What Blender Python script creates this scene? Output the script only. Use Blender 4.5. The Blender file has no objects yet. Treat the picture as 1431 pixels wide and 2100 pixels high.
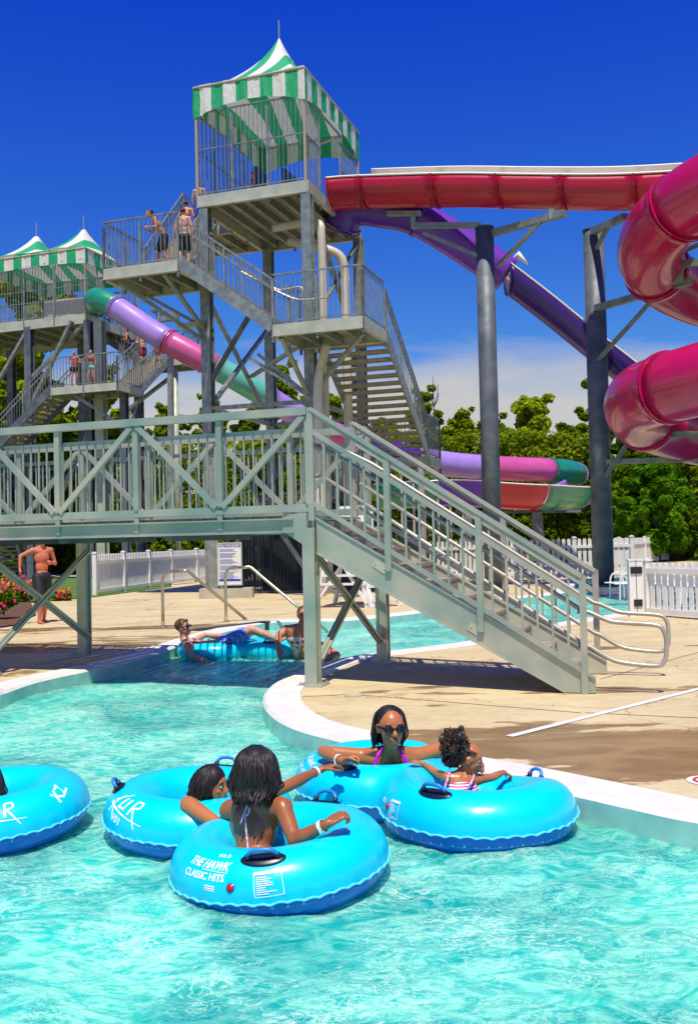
import bpy, bmesh, math, random
import numpy as np
from mathutils import Vector, Matrix, noise
R = math.radians
random.seed(7)
rng = np.random.default_rng(11)
scene = bpy.context.scene
C = scene.collection

# ---------------------------------------------------------------- camera
CAM = Vector((0, 0, 1.6)); FOC = 2000.0; ROLL = 0.0227; PITCH = math.atan(55/2000)
F = Vector((0, math.cos(PITCH), math.sin(PITCH))); R0 = Vector((1, 0, 0)); U0 = Vector((0, -math.sin(PITCH), math.cos(PITCH)))
cX = (R0*math.cos(ROLL) - U0*math.sin(ROLL)); cU = (R0*math.sin(ROLL) + U0*math.cos(ROLL))
cam = bpy.data.cameras.new("camera"); camo = bpy.data.objects.new("camera", cam); C.objects.link(camo)
mw = Matrix.Identity(4)
for i in range(3):
    mw[i][0] = cX[i]; mw[i][1] = cU[i]; mw[i][2] = -F[i]; mw[i][3] = CAM[i]
camo.matrix_world = mw
cam.sensor_fit = 'VERTICAL'; cam.sensor_height = 36; cam.lens = FOC/2100*36
cam.clip_start = 0.05; cam.clip_end = 3000
scene.camera = camo

def ray(px, py):
    dx, dy = px-715.5, py-1050
    return F + cX*(dx/FOC) - cU*(dy/FOC)
def G(px, py, z=0.0):            # photo point on a level plane
    d = ray(px, py); k = (z-CAM.z)/d.z
    return CAM + d*k
def Q(px, py, Y):                # photo point at a distance
    d = ray(px, py); return CAM + d*(Y/d.y)

# ---------------------------------------------------------------- light
scene.view_settings.view_transform = 'Standard'; scene.view_settings.look = 'None'
scene.view_settings.exposure = 0.12; scene.view_settings.gamma = 1
SUN = Vector((0.01, -0.41, 0.91)).normalized()
sl = bpy.data.lights.new("sun", 'SUN'); sl.energy = 4.9; sl.angle = R(0.5); sl.color = (1, .94, .80)
so = bpy.data.objects.new("sun", sl); C.objects.link(so); so.rotation_euler = SUN.to_track_quat('Z', 'Y').to_euler()
w = bpy.data.worlds.new("World"); scene.world = w; w.use_nodes = True
nt = w.node_tree; N = nt.nodes; L = nt.links; N.clear()
out = N.new('ShaderNodeOutputWorld'); bg = N.new('ShaderNodeBackground'); sky = N.new('ShaderNodeTexSky')
sky.sky_type = 'NISHITA'; sky.sun_disc = False; sky.sun_elevation = math.asin(SUN.z); sky.sun_rotation = math.atan2(SUN.x, SUN.y)
sky.ozone_density = 6.0; sky.air_density = 1.0; sky.dust_density = 0.3; sky.altitude = 300
hs = N.new('ShaderNodeHueSaturation'); hs.inputs['Saturation'].default_value = 1.22; hs.inputs['Value'].default_value = .97
hs.inputs['Hue'].default_value = 0.507
L.new(sky.outputs[0], hs.inputs['Color'])
tc = N.new('ShaderNodeTexCoord'); sx = N.new('ShaderNodeSeparateXYZ'); L.new(tc.outputs['Generated'], sx.inputs[0])
ramp = N.new('ShaderNodeValToRGB'); L.new(sx.outputs['Z'], ramp.inputs[0])
el = ramp.color_ramp.elements
el[0].position = 0.0; el[0].color = (1.1, 1.1, 1.0, 1)
el[1].position = 0.5; el[1].color = (.14, .46, 1.62, 1)
e = el.new(.2); e.color = (.58, .88, 1.20, 1)
mul = N.new('ShaderNodeMix'); mul.data_type = 'RGBA'; mul.blend_type = 'MULTIPLY'; mul.inputs[0].default_value = 1
L.new(hs.outputs[0], mul.inputs[6]); L.new(ramp.outputs[0], mul.inputs[7])
# clouds: streaky bank near the horizon
mp = N.new('ShaderNodeMapping'); mp.inputs['Scale'].default_value = (2.2, 2.2, 9.0); L.new(tc.outputs['Generated'], mp.inputs[0])
nz = N.new('ShaderNodeTexNoise'); nz.inputs['Scale'].default_value = 2.3; nz.inputs['Detail'].default_value = 7; nz.inputs['Roughness'].default_value = .55
L.new(mp.outputs[0], nz.inputs['Vector'])
cr = N.new('ShaderNodeMapRange'); cr.inputs[1].default_value = .232; cr.inputs[2].default_value = .115; cr.inputs[3].default_value = 0; cr.inputs[4].default_value = 1.0
L.new(sx.outputs['Z'], cr.inputs[0])
ad = N.new('ShaderNodeMath'); ad.operation = 'ADD'; L.new(nz.outputs[0], ad.inputs[0]); L.new(cr.outputs[0], ad.inputs[1])
r2 = N.new('ShaderNodeMapRange'); r2.inputs[1].default_value = .82; r2.inputs[2].default_value = 1.32; r2.inputs[3].default_value = 0; r2.inputs[4].default_value = .93
L.new(ad.outputs[0], r2.inputs[0])
mx = N.new('ShaderNodeMix'); mx.data_type = 'RGBA'; L.new(r2.outputs[0], mx.inputs[0]); L.new(mul.outputs[2], mx.inputs[6])
mx.inputs[7].default_value = (5.3, 5.15, 4.9, 1)
L.new(mx.outputs[2], bg.inputs['Color']); bg.inputs['Strength'].default_value = 0.105
L.new(bg.outputs[0], out.inputs['Surface'])

# ---------------------------------------------------------------- materials
MATS = {}
def mat(name, col, rough=.5, metal=0.0, var=0.0, vscale=3.0, bump=0.0, bscale=40.0, col2=None, coat=0.0, spec=.5, trans=0.0):
    if name in MATS: return MATS[name]
    m = bpy.data.materials.new(name); m.use_nodes = True; n = m.node_tree.nodes; l = m.node_tree.links
    b = n['Principled BSDF']; b.inputs['Base Color'].default_value = (*col, 1); b.inputs['Roughness'].default_value = rough
    b.inputs['Metallic'].default_value = metal; b.inputs['Specular IOR Level'].default_value = spec
    b.inputs['Coat Weight'].default_value = coat
    tcn = n.new('ShaderNodeTexCoord')
    if var or col2:
        t = n.new('ShaderNodeTexNoise'); t.inputs['Scale'].default_value = vscale; t.inputs['Detail'].default_value = 5
        l.new(tcn.outputs['Object'], t.inputs['Vector'])
        mr = n.new('ShaderNodeMapRange'); mr.inputs[1].default_value = .36; mr.inputs[2].default_value = .64; l.new(t.outputs[0], mr.inputs[0])
        mi = n.new('ShaderNodeMix'); mi.data_type = 'RGBA'; l.new(mr.outputs[0], mi.inputs[0])
        c2 = col2 if col2 else tuple(c*(1-var) for c in col)
        mi.inputs[6].default_value = (*col, 1); mi.inputs[7].default_value = (*c2, 1); l.new(mi.outputs[2], b.inputs['Base Color'])
        mr2 = n.new('ShaderNodeMapRange'); mr2.inputs[3].default_value = rough*.8; mr2.inputs[4].default_value = min(1, rough*1.25); l.new(t.outputs[0], mr2.inputs[0])
        l.new(mr2.outputs[0], b.inputs['Roughness'])
    if bump:
        t2 = n.new('ShaderNodeTexNoise'); t2.inputs['Scale'].default_value = bscale; t2.inputs['Detail'].default_value = 4
        l.new(tcn.outputs['Object'], t2.inputs['Vector'])
        bp = n.new('ShaderNodeBump'); bp.inputs['Strength'].default_value = bump; bp.inputs['Distance'].default_value = .02
        l.new(t2.outputs[0], bp.inputs['Height']); l.new(bp.outputs[0], b.inputs['Normal'])
    MATS[name] = m; return m

GALV = mat('galvanised steel', (.33, .35, .29), .40, .42, col2=(.19, .22, .20), vscale=5, bump=.08, bscale=60)
GALVL = mat('pale galvanised plate', (.50, .50, .37), .5, .15, col2=(.38, .40, .30), vscale=2.5, bump=.06)
BRIDGE = mat('weathered aluminium', (.29, .38, .30), .36, .38, col2=(.52, .50, .37), vscale=1.7, bump=.05, bscale=25)
RAILM = mat('brushed aluminium pipe', (.50, .46, .36), .42, .4, var=.2, vscale=6)
STEELD = mat('dark weathered column steel', (.15, .165, .18), .55, .2, col2=(.075, .09, .11), vscale=2.2, bump=.15, bscale=20)
ARMM = mat('olive steel arm', (.27, .31, .26), .5, .3, var=.3, vscale=3)
TREAD = mat('tread plate', (.40, .34, .25), .6, .2, var=.3, vscale=7, bump=.2, bscale=90)
WHITE = mat('white painted wood', (.80, .78, .70), .5, var=.08, vscale=4, bump=.06, bscale=30)
DARK = mat('black plastic', (.012, .012, .014), .4)
SHIN = mat('polished steel rail', (.50, .44, .33), .36, .8)
PVC = mat('cream water pipe', (.62, .56, .42), .4, var=.15, vscale=2)

# ---------------------------------------------------------------- mesh builder
class MB:
    def __init__(s): s.v = []; s.f = []; s.m = []
    def add(s, vs, fs, mi=0):
        b = len(s.v); s.v += [tuple(v) for v in vs]; s.f += [tuple(b+i for i in f) for f in fs]; s.m += [mi]*len(fs); return s
    def hexa(s, p, mi=0):       # 8 points: bottom 4 ccw, top 4
        return s.add(p, [(3,2,1,0),(4,5,6,7),(0,1,5,4),(1,2,6,5),(2,3,7,6),(3,0,4,7)], mi)
    def box(s, c, sx, sy, sz, ux=Vector((1,0,0)), uy=None, mi=0):
        ux = Vector(ux).normalized(); uz = Vector((0,0,1)); uy = uz.cross(ux).normalized() if uy is None else Vector(uy)
        c = Vector(c); p = []
        for dz in (-1, 1):
            for dx, dy in ((-1,-1),(1,-1),(1,1),(-1,1)): p.append(c+ux*dx*sx/2+uy*dy*sy/2+uz*dz*sz/2)
        return s.hexa(p, mi)
    def bar(s, a, b, w, h=None, up=Vector((0,0,1)), mi=0):
        h = h or w; a = Vector(a); b = Vector(b); d = (b-a).normalized()
        if abs(d.dot(up)) > .99: up = Vector((AR.x, AR.y, 0))
        sd = d.cross(up).normalized(); u = sd.cross(d).normalized(); p = []
        for q in (a, b):
            for i, j in ((-1,-1),(1,-1),(1,1),(-1,1)): p.append(q+sd*i*w/2+u*j*h/2)
        return s.add(p, [(0,1,2,3),(7,6,5,4),(0,4,5,1),(1,5,6,2),(2,6,7,3),(3,7,4,0)], mi)
    def pipe(s, pts, r, n=8, closed=False, mi=0, caps=True):
        pts = [Vector(p) for p in pts]; k = len(pts); rr = r if isinstance(r, (list, tuple)) else [r]*k
        vs = []; u = None
        for i in range(k):
            if closed: d = pts[(i+1) % k]-pts[i-1]
            else: d = pts[min(i+1, k-1)]-pts[max(i-1, 0)]
            d.normalize()
            if u is None:
                u = d.cross(Vector((0,0,1)))
                if u.length < .05: u = d.cross(Vector((1,0,0)))
            u = (u-d*u.dot(d)).normalized(); v = d.cross(u)
            for j in range(n):
                a = 2*math.pi*j/n; vs.append(pts[i]+(u*math.cos(a)+v*math.sin(a))*rr[i])
        fs = []
        for i in range(k if closed else k-1):
            i2 = (i+1) % k
            for j in range(n): fs.append((i*n+j, i*n+(j+1) % n, i2*n+(j+1) % n, i2*n+j))
        if not closed and caps: fs += [tuple(range(n))[::-1], tuple((k-1)*n+j for j in range(n))]
        return s.add(vs, fs, mi)
    def ball(s, c, r, n=10, mi=0, basis=None):
        c = Vector(c); rx, ry, rz = r if isinstance(r, (tuple, list)) else (r, r, r); vs = []; m = n//2
        bx, by, bz = basis if basis else (Vector((1,0,0)), Vector((0,1,0)), Vector((0,0,1)))
        vs.append(c-bz*rz)
        for i in range(1, m):
            t = math.pi*i/m-math.pi/2
            for j in range(n):
                a = 2*math.pi*j/n; vs.append(c+bx*rx*math.cos(t)*math.cos(a)+by*ry*math.cos(t)*math.sin(a)+bz*rz*math.sin(t))
        vs.append(c+bz*rz); fs = []
        for j in range(n): fs.append((0, 1+(j+1) % n, 1+j)); 
        for i in range(m-2):
            for j in range(n): fs.append((1+i*n+j, 1+i*n+(j+1) % n, 1+(i+1)*n+(j+1) % n, 1+(i+1)*n+j))
        t = len(vs)-1; o = 1+(m-2)*n
        for j in range(n): fs.append((o+j, o+(j+1) % n, t))
        return s.add(vs, fs, mi)
    def cap(s, a, ra, b, rb, n=12):      # tapered capsule for blobs
        s.ball(a, ra, n); s.ball(b, rb, n); s.pipe([a, b], [ra, rb], n)
        return s
    def build(s, name, mats, parent=None, smooth=False, loc=None):
        me = bpy.data.meshes.new(name)
        if parent is not None: org = base_of(parent); l = Vector((0,0,0))
        else:
            if loc is None:
                a = np.array([tuple(v) for v in s.v]); org = Vector(((a[:,0].min()+a[:,0].max())/2, (a[:,1].min()+a[:,1].max())/2, a[:,2].min()))
            else: org = Vector(loc)
            l = org
        me.from_pydata([(v[0]-org.x, v[1]-org.y, v[2]-org.z) for v in s.v], [], s.f)
        if not isinstance(mats, (list, tuple)): mats = [mats]
        for m in mats: me.materials.append(m)
        if len(mats) > 1: me.polygons.foreach_set('material_index', s.m)
        if smooth: me.polygons.foreach_set('use_smooth', [True]*len(me.polygons))
        me.update(); o = bpy.data.objects.new(name, me); C.objects.link(o)
        if parent is not None: o.parent = parent
        else: o.location = l
        return o
def base_of(o):
    v = Vector((0,0,0))
    while o is not None: v += o.location; o = o.parent
    return v
def tag(o, label=None, cat=None, group=None, kind=None):
    if label: o['label'] = label
    if cat: o['category'] = cat
    if group: o['group'] = group
    if kind: o['kind'] = kind
    return o
def thing(name, loc, label, cat, group=None):
    o = bpy.data.objects.new(name, None); o.empty_display_size = .3; C.objects.link(o); o.location = loc
    return tag(o, label, cat, group)
def copy_tree(o, parent=None):
    c = o.copy(); C.objects.link(c); c.parent = parent
    for ch in list(o.children): copy_tree(ch, c)
    return c
def catmull(pts, n=8, closed=False):
    P = [Vector(p) for p in pts]; out = []; k = len(P)
    for i in range(k if closed else k-1):
        if closed: a, b, c, d = P[i-1], P[i], P[(i+1) % k], P[(i+2) % k]
        else: a, b, c, d = P[max(i-1, 0)], P[i], P[i+1], P[min(i+2, k-1)]
        for j in range(n):
            t = j/n; out.append(.5*((2*b)+(c-a)*t+(2*a-5*b+4*c-d)*t*t+(3*b-a-3*c+d)*t**3))
    if not closed: out.append(P[-1])
    return out
AR = Vector((.945, -.326, 0)).normalized(); AB = Vector((.326, .945, 0)).normalized(); UP = Vector((0,0,1))
class Fr:                        # local frame: s to the right, t away, z up
    def __init__(s, o, ar=AR, ab=AB): s.o = Vector((o[0], o[1], 0)); s.r = ar; s.b = ab
    def __call__(s, a, t, z): return s.o+s.r*a+s.b*t+UP*z
# ---------------------------------------------------------------- setting: water, decks, lawn
def node_mat(name):
    m = bpy.data.materials.new(name); m.use_nodes = True; MATS[name] = m
    return m, m.node_tree.nodes, m.node_tree.links, m.node_tree.nodes['Principled BSDF']
# pool water
m, n, l, b = node_mat('pool water')
tcn = n.new('ShaderNodeTexCoord')
def noise_node(scale, detail=5, dist=0.0, vec=None, sc=None, rough=.5):
    t = n.new('ShaderNodeTexNoise'); t.inputs['Scale'].default_value = scale; t.inputs['Detail'].default_value = detail
    t.inputs['Distortion'].default_value = dist; t.inputs['Roughness'].default_value = rough
    src = vec or tcn.outputs['Object']
    if sc:
        mpn = n.new('ShaderNodeMapping'); mpn.inputs['Scale'].default_value = sc; l.new(src, mpn.inputs[0]); src = mpn.outputs[0]
    l.new(src, t.inputs['Vector']); return t
def rng_node(src, a, b_, c=0, d=1):
    t = n.new('ShaderNodeMapRange'); t.inputs[1].default_value = a; t.inputs[2].default_value = b_; t.inputs[3].default_value = c; t.inputs[4].default_value = d
    l.new(src, t.inputs[0]); return t.outputs[0]
def mix_node(fac, c1, c2, bt='MIX'):
    t = n.new('ShaderNodeMix'); t.data_type = 'RGBA'; t.blend_type = bt
    for i, x in ((0, fac), (6, c1), (7, c2)):
        if isinstance(x, (int, float)): t.inputs[i].default_value = x
        elif isinstance(x, tuple): t.inputs[i].default_value = (*x, 1)
        else: l.new(x, t.inputs[i])
    return t.outputs[2]
def math_node(op, a, b_=None):
    t = n.new('ShaderNodeMath'); t.operation = op
    for i, x in ((0, a), (1, b_)):
        if x is None: continue
        if isinstance(x, (int, float)): t.inputs[i].default_value = x
        else: l.new(x, t.inputs[i])
    return t.outputs[0]
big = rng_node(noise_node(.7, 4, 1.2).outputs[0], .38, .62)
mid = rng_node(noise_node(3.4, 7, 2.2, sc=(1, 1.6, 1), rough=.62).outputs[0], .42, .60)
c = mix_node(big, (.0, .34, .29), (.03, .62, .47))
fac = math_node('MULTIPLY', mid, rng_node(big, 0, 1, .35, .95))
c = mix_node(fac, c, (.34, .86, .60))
# coarse and fine nets of caustic light lines painted into the water colour
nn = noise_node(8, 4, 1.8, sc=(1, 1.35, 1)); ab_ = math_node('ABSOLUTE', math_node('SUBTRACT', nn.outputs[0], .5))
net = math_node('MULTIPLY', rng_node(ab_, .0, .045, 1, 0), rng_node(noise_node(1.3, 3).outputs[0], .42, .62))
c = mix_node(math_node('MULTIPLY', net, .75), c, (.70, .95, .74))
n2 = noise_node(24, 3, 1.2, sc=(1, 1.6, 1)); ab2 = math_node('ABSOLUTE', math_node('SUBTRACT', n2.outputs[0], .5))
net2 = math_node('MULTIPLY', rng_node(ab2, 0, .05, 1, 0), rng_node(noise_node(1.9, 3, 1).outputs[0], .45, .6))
c = mix_node(math_node('MULTIPLY', net2, .55), c, (.66, .95, .74))  # finer painted light lines, same base colour mix
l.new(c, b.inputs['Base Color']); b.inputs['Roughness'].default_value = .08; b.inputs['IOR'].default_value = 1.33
b.inputs['Subsurface Weight'].default_value = .42; b.inputs['Subsurface Radius'].default_value = (.3, .9, .9); b.inputs['Subsurface Scale'].default_value = 1.3
bp = n.new('ShaderNodeBump'); bp.inputs['Strength'].default_value = .55; bp.inputs['Distance'].default_value = .06
hh = math_node('ADD', noise_node(9, 4, 1.0, sc=(1, 1.5, 1)).outputs[0], math_node('MULTIPLY', noise_node(34, 3, .6, sc=(1, 1.6, 1)).outputs[0], .35))
l.new(hh, bp.inputs['Height']); l.new(bp.outputs[0], b.inputs['Normal']); WATER = m

ys = [ -1.5 ]
while ys[-1] < 40: ys.append(ys[-1] + max(.04, .009*abs(ys[-1])+.008))
xs = list(np.arange(-8, 9.01, .055)); xs = [-30, -22, -16, -12, -10, -9] + xs + [10, 11, 13, 16, 22, 30, 40]
def wave(x, y):
    v = Vector((x, y*1.25, 0))
    rip = 0
    if y < 9:
        for rx, ry in ((-.4,5.13),(-.95,5.96),(-2.23,6.05),(.18,6.58),(.74,5.92)):
            d = math.hypot(x-rx, y-ry)-.52
            if 0 < d < 1.3: rip += .011*math.exp(-d*2.6)*math.sin(d*24+noise.noise(v*2)*2.5)
    return rip+.030*noise.noise(v*1.1) + .018*noise.noise(v*2.6+Vector((7,3,1))) + .010*noise.noise(v*6.1) + .005*noise.noise(v*13)
vs = [(x, y, -.15+wave(x, y)*(1 if abs(x) < 9.5 else .4)) for y in ys for x in xs]
nx = len(xs); fs = [(j*nx+i, j*nx+i+1, (j+1)*nx+i+1, (j+1)*nx+i) for j in range(len(ys)-1) for i in range(nx-1)]
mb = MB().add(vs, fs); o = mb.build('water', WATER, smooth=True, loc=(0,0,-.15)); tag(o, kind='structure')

# deck concrete with wet stains
m, n, l, b = node_mat('deck concrete')
tcn = n.new('ShaderNodeTexCoord')
base = mix_node(rng_node(noise_node(.8, 6, .6, sc=(1, 2.2, 1)).outputs[0], .35, .65), (.60, .48, .25), (.49, .37, .175))
base = mix_node(rng_node(noise_node(6, 6, 0, sc=(1, 2.5, 1)).outputs[0], .35, .7, 0, .5), base, (.70, .59, .35))
base = mix_node(rng_node(noise_node(3.3, 7, .8, rough=.7).outputs[0], .58, .66, 0, .38), base, (.40, .29, .14))
base = mix_node(rng_node(noise_node(60, 2).outputs[0], .55, .8, 0, .35), base, (.42, .33, .22))
wetn = noise_node(.42, 7, .9, sc=(.75, 1.9, 1), rough=.62)
geo = n.new('ShaderNodeSeparateXYZ'); l.new(tcn.outputs['Object'], geo.inputs[0])
# water splashed near the pool edges: the deck is wettest where bathers climb out
def hump(cx, cy, rx, ry, amt):
    a = math_node('DIVIDE', math_node('SUBTRACT', geo.outputs[0], cx), rx); bb = math_node('DIVIDE', math_node('SUBTRACT', geo.outputs[1], cy), ry)
    d = math_node('ADD', math_node('MULTIPLY', a, a), math_node('MULTIPLY', bb, bb))
    return rng_node(d, 0, 1, amt, 0)
h = hump(1.2, 7.4, 2.8, 1.15, .31)
for q in ((3.9, 6.45, 3.0, .80, .30), (-4.2, 15.4, 5.2, 1.2, .24), (-4.6, 18.4, 6, .9, .24), (-1.2, 18.6, 2.5, .8, .24), (4.2, 9.9, 3.2, .35, .28), (1.3, 12.3, 1.6, .35, .24), (5.0, 13.6, 3.5, .3, .26)):
    h = math_node('ADD', h, hump(*q))
wf = rng_node(math_node('ADD', math_node('ADD', math_node('MULTIPLY', wetn.outputs[0], 1.25), math_node('MULTIPLY', noise_node(2.6, 5, .3, sc=(.7, 2.4, 1)).outputs[0], .35)), h), .965, 1.0, 0, 1)
col = mix_node(wf, base, (.25, .15, .048)); 
col = mix_node(math_node('MULTIPLY', wf, rng_node(noise_node(1.4, 4, .6, sc=(1, 2, 1)).outputs[0], .4, .62)), col, (.36, .225, .08))
l.new(col, b.inputs['Base Color']); l.new(rng_node(wf, 0, 1, .8, .26), b.inputs['Roughness'])
bp = n.new('ShaderNodeBump'); bp.inputs['Strength'].default_value = .25; bp.inputs['Distance'].default_value = .01
cv = n.new('ShaderNodeTexVoronoi'); cv.feature = 'DISTANCE_TO_EDGE'; cv.inputs['Scale'].default_value = .28; dn = noise_node(2.2, 5, 0); va = n.new('ShaderNodeVectorMath'); va.operation = 'MULTIPLY_ADD'; l.new(dn.outputs['Color'], va.inputs[0]); va.inputs[1].default_value = (.9, .9, 0); l.new(tcn.outputs['Object'], va.inputs[2]); l.new(va.outputs[0], cv.inputs['Vector'])
col = mix_node(rng_node(cv.outputs['Distance'], 0, .0035, .75, 0), col, (.17, .12, .06)); l.new(col, b.inputs['Base Color'])
l.new(noise_node(70, 3).outputs[0], bp.inputs['Height']); l.new(bp.outputs[0], b.inputs['Normal']); DECK = m
CURB = mat('white pool coping', (.76, .73, .66), .6, col2=(.66, .62, .54), vscale=4, bump=.1, bscale=60)
TILE = mat('pool wall', (.36, .66, .55), .3, var=.2, vscale=6)

def poly_deck(name, pts, curb_n, label=None, width=.36):
    """flat slab with its pool-side edge (first curb_n points) trimmed in coping"""
    bm = bmesh.new(); vv = [bm.verts.new((p.x, p.y, 0)) for p in pts]; f = bm.faces.new(vv)
    if f.normal.z < 0: f.normal_flip()
    bmesh.ops.triangulate(bm, faces=[f]); me = bpy.data.meshes.new(name)
    bm.to_mesh(me); bm.free(); me.materials.append(DECK)
    o = bpy.data.objects.new(name, me); C.objects.link(o); tag(o, kind='structure')
    if curb_n:
        e = pts[:curb_n]; mb = MB(); k = len(e); inn = []
        for i in range(k):
            d = (e[min(i+1, k-1)]-e[max(i-1, 0)]); d.z = 0; d.normalize(); inn.append(Vector((-d.y, d.x, 0)))
        for i in range(k):
            q = e[i]; nn_ = inn[i]
            mb.v += [tuple(q+Vector((0,0,-1.0))), tuple(q+Vector((0,0,-.19))), tuple(q-nn_*.03+Vector((0,0,-.17))), tuple(q-nn_*.03+Vector((0,0,-.01))), tuple(q+nn_*.0+Vector((0,0,.018))), tuple(q+nn_*(width-.01)+Vector((0,0,.018))), tuple(q+nn_*width+Vector((0,0,.003)))]
        for i in range(k-1):
            for j in range(6):
                mb.f.append((i*7+j, (i+1)*7+j, (i+1)*7+j+1, i*7+j+1)); mb.m.append(1 if j < 3 else 0)
        co = mb.build('pool_coping', [CURB, TILE], loc=(0,0,0)); tag(co, kind='structure')
    return o
def shore(px, z=0): return [G(x, y, z) for x, y in px]
far = shore([(1900,1180),(1431,1184),(1200,1187),(1176,1199),(1152,1216),(1022,1230),(885,1253),(722,1271),(640,1273),(545,1277),(450,1298),(367,1324),(302,1346),(246,1362),(150,1381),(70,1399),(0,1423)])
far = catmull(far, 4)
far += [Vector((-7.5,8.6,0)), Vector((-14,6.5,0))]
nfar = len(far)
# inward side of the coping must be on the land side: walk so that left-hand normal points to land
def ensure(pts, land):
    k = len(pts)//2; d = pts[k+1]-pts[k]; nn_ = Vector((-d.y, d.x, 0)); return pts if nn_.dot(land-pts[k]) > 0 else pts[::-1]
fe = ensure(far, Vector((-2, 25, 0)))
poly_deck('pool_deck', fe+([Vector((40,60,0)), Vector((-60,60,0)), Vector((-60,6.5,0))] if fe[-1].x > 0 else [Vector((-60,6.5,0)), Vector((-60,60,0)), Vector((60,60,0)), Vector((60,fe[0].y,0))]), nfar)
isl = shore([(2300,1790),(1800,1740),(1431,1682),(1300,1655),(1180,1628),(1050,1600),(900,1570),(800,1545),(700,1518),(630,1500),(585,1482),(558,1462),(546,1442),(549,1420),(568,1402),(604,1387),(640,1373),(680,1357),(747,1344),(860,1330),(967,1315),(1086,1288),(1293,1257),(1431,1254),(1900,1244)])
isl = catmull(isl, 4); ie = ensure(isl, Vector((6, 9, 0)))
poly_deck('island_deck', ie + [Vector((32, ie[-1].y, 0)), Vector((32, ie[0].y, 0))], len(ie))
# concrete joints and the white drain strip
mb = MB(); 
def strip(mb, a, b_, w0, z0):
    d = (b_-a); d.z = 0; d.normalize(); s = Vector((-d.y, d.x, 0))*w0/2
    mb.add([a-s+UP*z0, b_-s+UP*z0, b_+s+UP*z0, a+s+UP*z0], [(0,1,2,3)])
strip(mb, G(1044,1511), G(1700,1346), .075, .006)
tag(mb.build('drain_strip', mat('white drain cover', (.78,.76,.72), .5, var=.1), loc=G(1044,1511)), kind='structure')
mb = MB()
for a, b_ in (((1230,1393),(1431,1338)), ((720,1424),(1190,1462)), ((1100,1290),(1500,1262)), ((600,1430),(720,1424)), ((0,1310),(360,1268)), ((200,1236),(900,1200)), ((360,1268),(560,1262)), ((700,1240),(1000,1215)), ((1200,1462),(1500,1476)), ((560,1262),(720,1240))): strip(mb, G(*a), G(*b_), .018, .003)
tag(mb.build('deck_joints', mat('dark deck joint', (.22,.16,.09), .9), loc=G(700,1424)), kind='structure')  # even dark brown for the concrete joints
mb = MB(); c0 = G(724,1428); mb.pipe([c0+UP*.001, c0+UP*.012], .085, 20); mb.pipe([c0+UP*.012, c0+UP*.015], .055, 16); tag(mb.build('drain_cover', mat('drain lid', (.5,.42,.28), .6)), kind='structure')
# round red floor mark on a white patch at the pool edge
mb = MB(); c0 = G(1450,1602)
pts = [c0+Vector((math.cos(a)*.13, math.sin(a)*.13, .0045)) for a in np.linspace(0, 2*math.pi, 33)[:-1]]
mb.add(pts, [tuple(range(32))], 0)
for i in range(32):
    a0, a1 = i*math.pi/16, (i+1)*math.pi/16
    mb.add([c0+Vector((math.cos(a)*rr, math.sin(a)*rr, .009)) for a, rr in ((a0,.072),(a0,.092),(a1,.092),(a1,.072))], [(0,1,2,3)], 1)
o = mb.build('floor_marking', [mat('marking white', (.75,.7,.62), .6), mat('marking red', (.55,.04,.06), .6)]); tag(o, 'white deck patch with a red ring painted near the pool edge at the right', 'floor marking')

# lawn and earth out to the horizon, with an opening where the pools are
GRASS = mat('lawn', (.10, .20, .022), .9, col2=(.055, .13, .012), vscale=.35, bump=.5, bscale=30)
mb = MB()
S = 900
for x0, y0, x1, y1 in ((-S, 58, S, S), (-S, -S, -58, 58), (38, -S, S, 58), (-58, -S, 38, -1.4)):
    mb.add([(x0,y0,-.02),(x1,y0,-.02),(x1,y1,-.02),(x0,y1,-.02)], [(0,1,2,3)])
mb.add([(-58,-1.4,-1.0),(38,-1.4,-1.0),(38,58,-1.0),(-58,58,-1.0)], [(0,1,2,3)])
tag(mb.build('ground', GRASS, loc=(0,0,0)), kind='structure')
mb = MB()
lp = [G(-500,1262), G(20,1240), G(185,1226), G(352,1204), G(352,1180), G(150,1160), G(-300,1160), G(-900,1180)]
mb.add([p+UP*.02 for p in lp], [tuple(range(len(lp)))]); tag(mb.build('lawn', GRASS, loc=lp[0]), kind='structure')
mb = MB(); lp = [G(-500,1200), G(352,1179), G(352,1175), G(-500,1193)]
mb.add([p+UP*.03 for p in lp], [tuple(range(4))]); tag(mb.build('path', mat('path concrete', (.6,.55,.42), .8, var=.15), loc=lp[0]), kind='structure')
mb = MB(); lp = [G(1335,1150), G(1500,1152), G(1600,1128), G(1330,1126)]
mb.add([p+UP*.02 for p in lp], [tuple(range(4))]); tag(mb.build('lawn', GRASS, loc=lp[0]), kind='structure')
mb = MB(); lp = [G(-300,1330), G(30,1284), G(75,1262), G(60,1228), G(-300,1250)]
mb.add([p+UP*.03 for p in lp], [tuple(range(5))]); tag(mb.build('flower_bed_soil', mat('bark mulch', (.16,.07,.03), .95, var=.5, vscale=9, bump=.6), loc=lp[0]), kind='structure')

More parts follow.
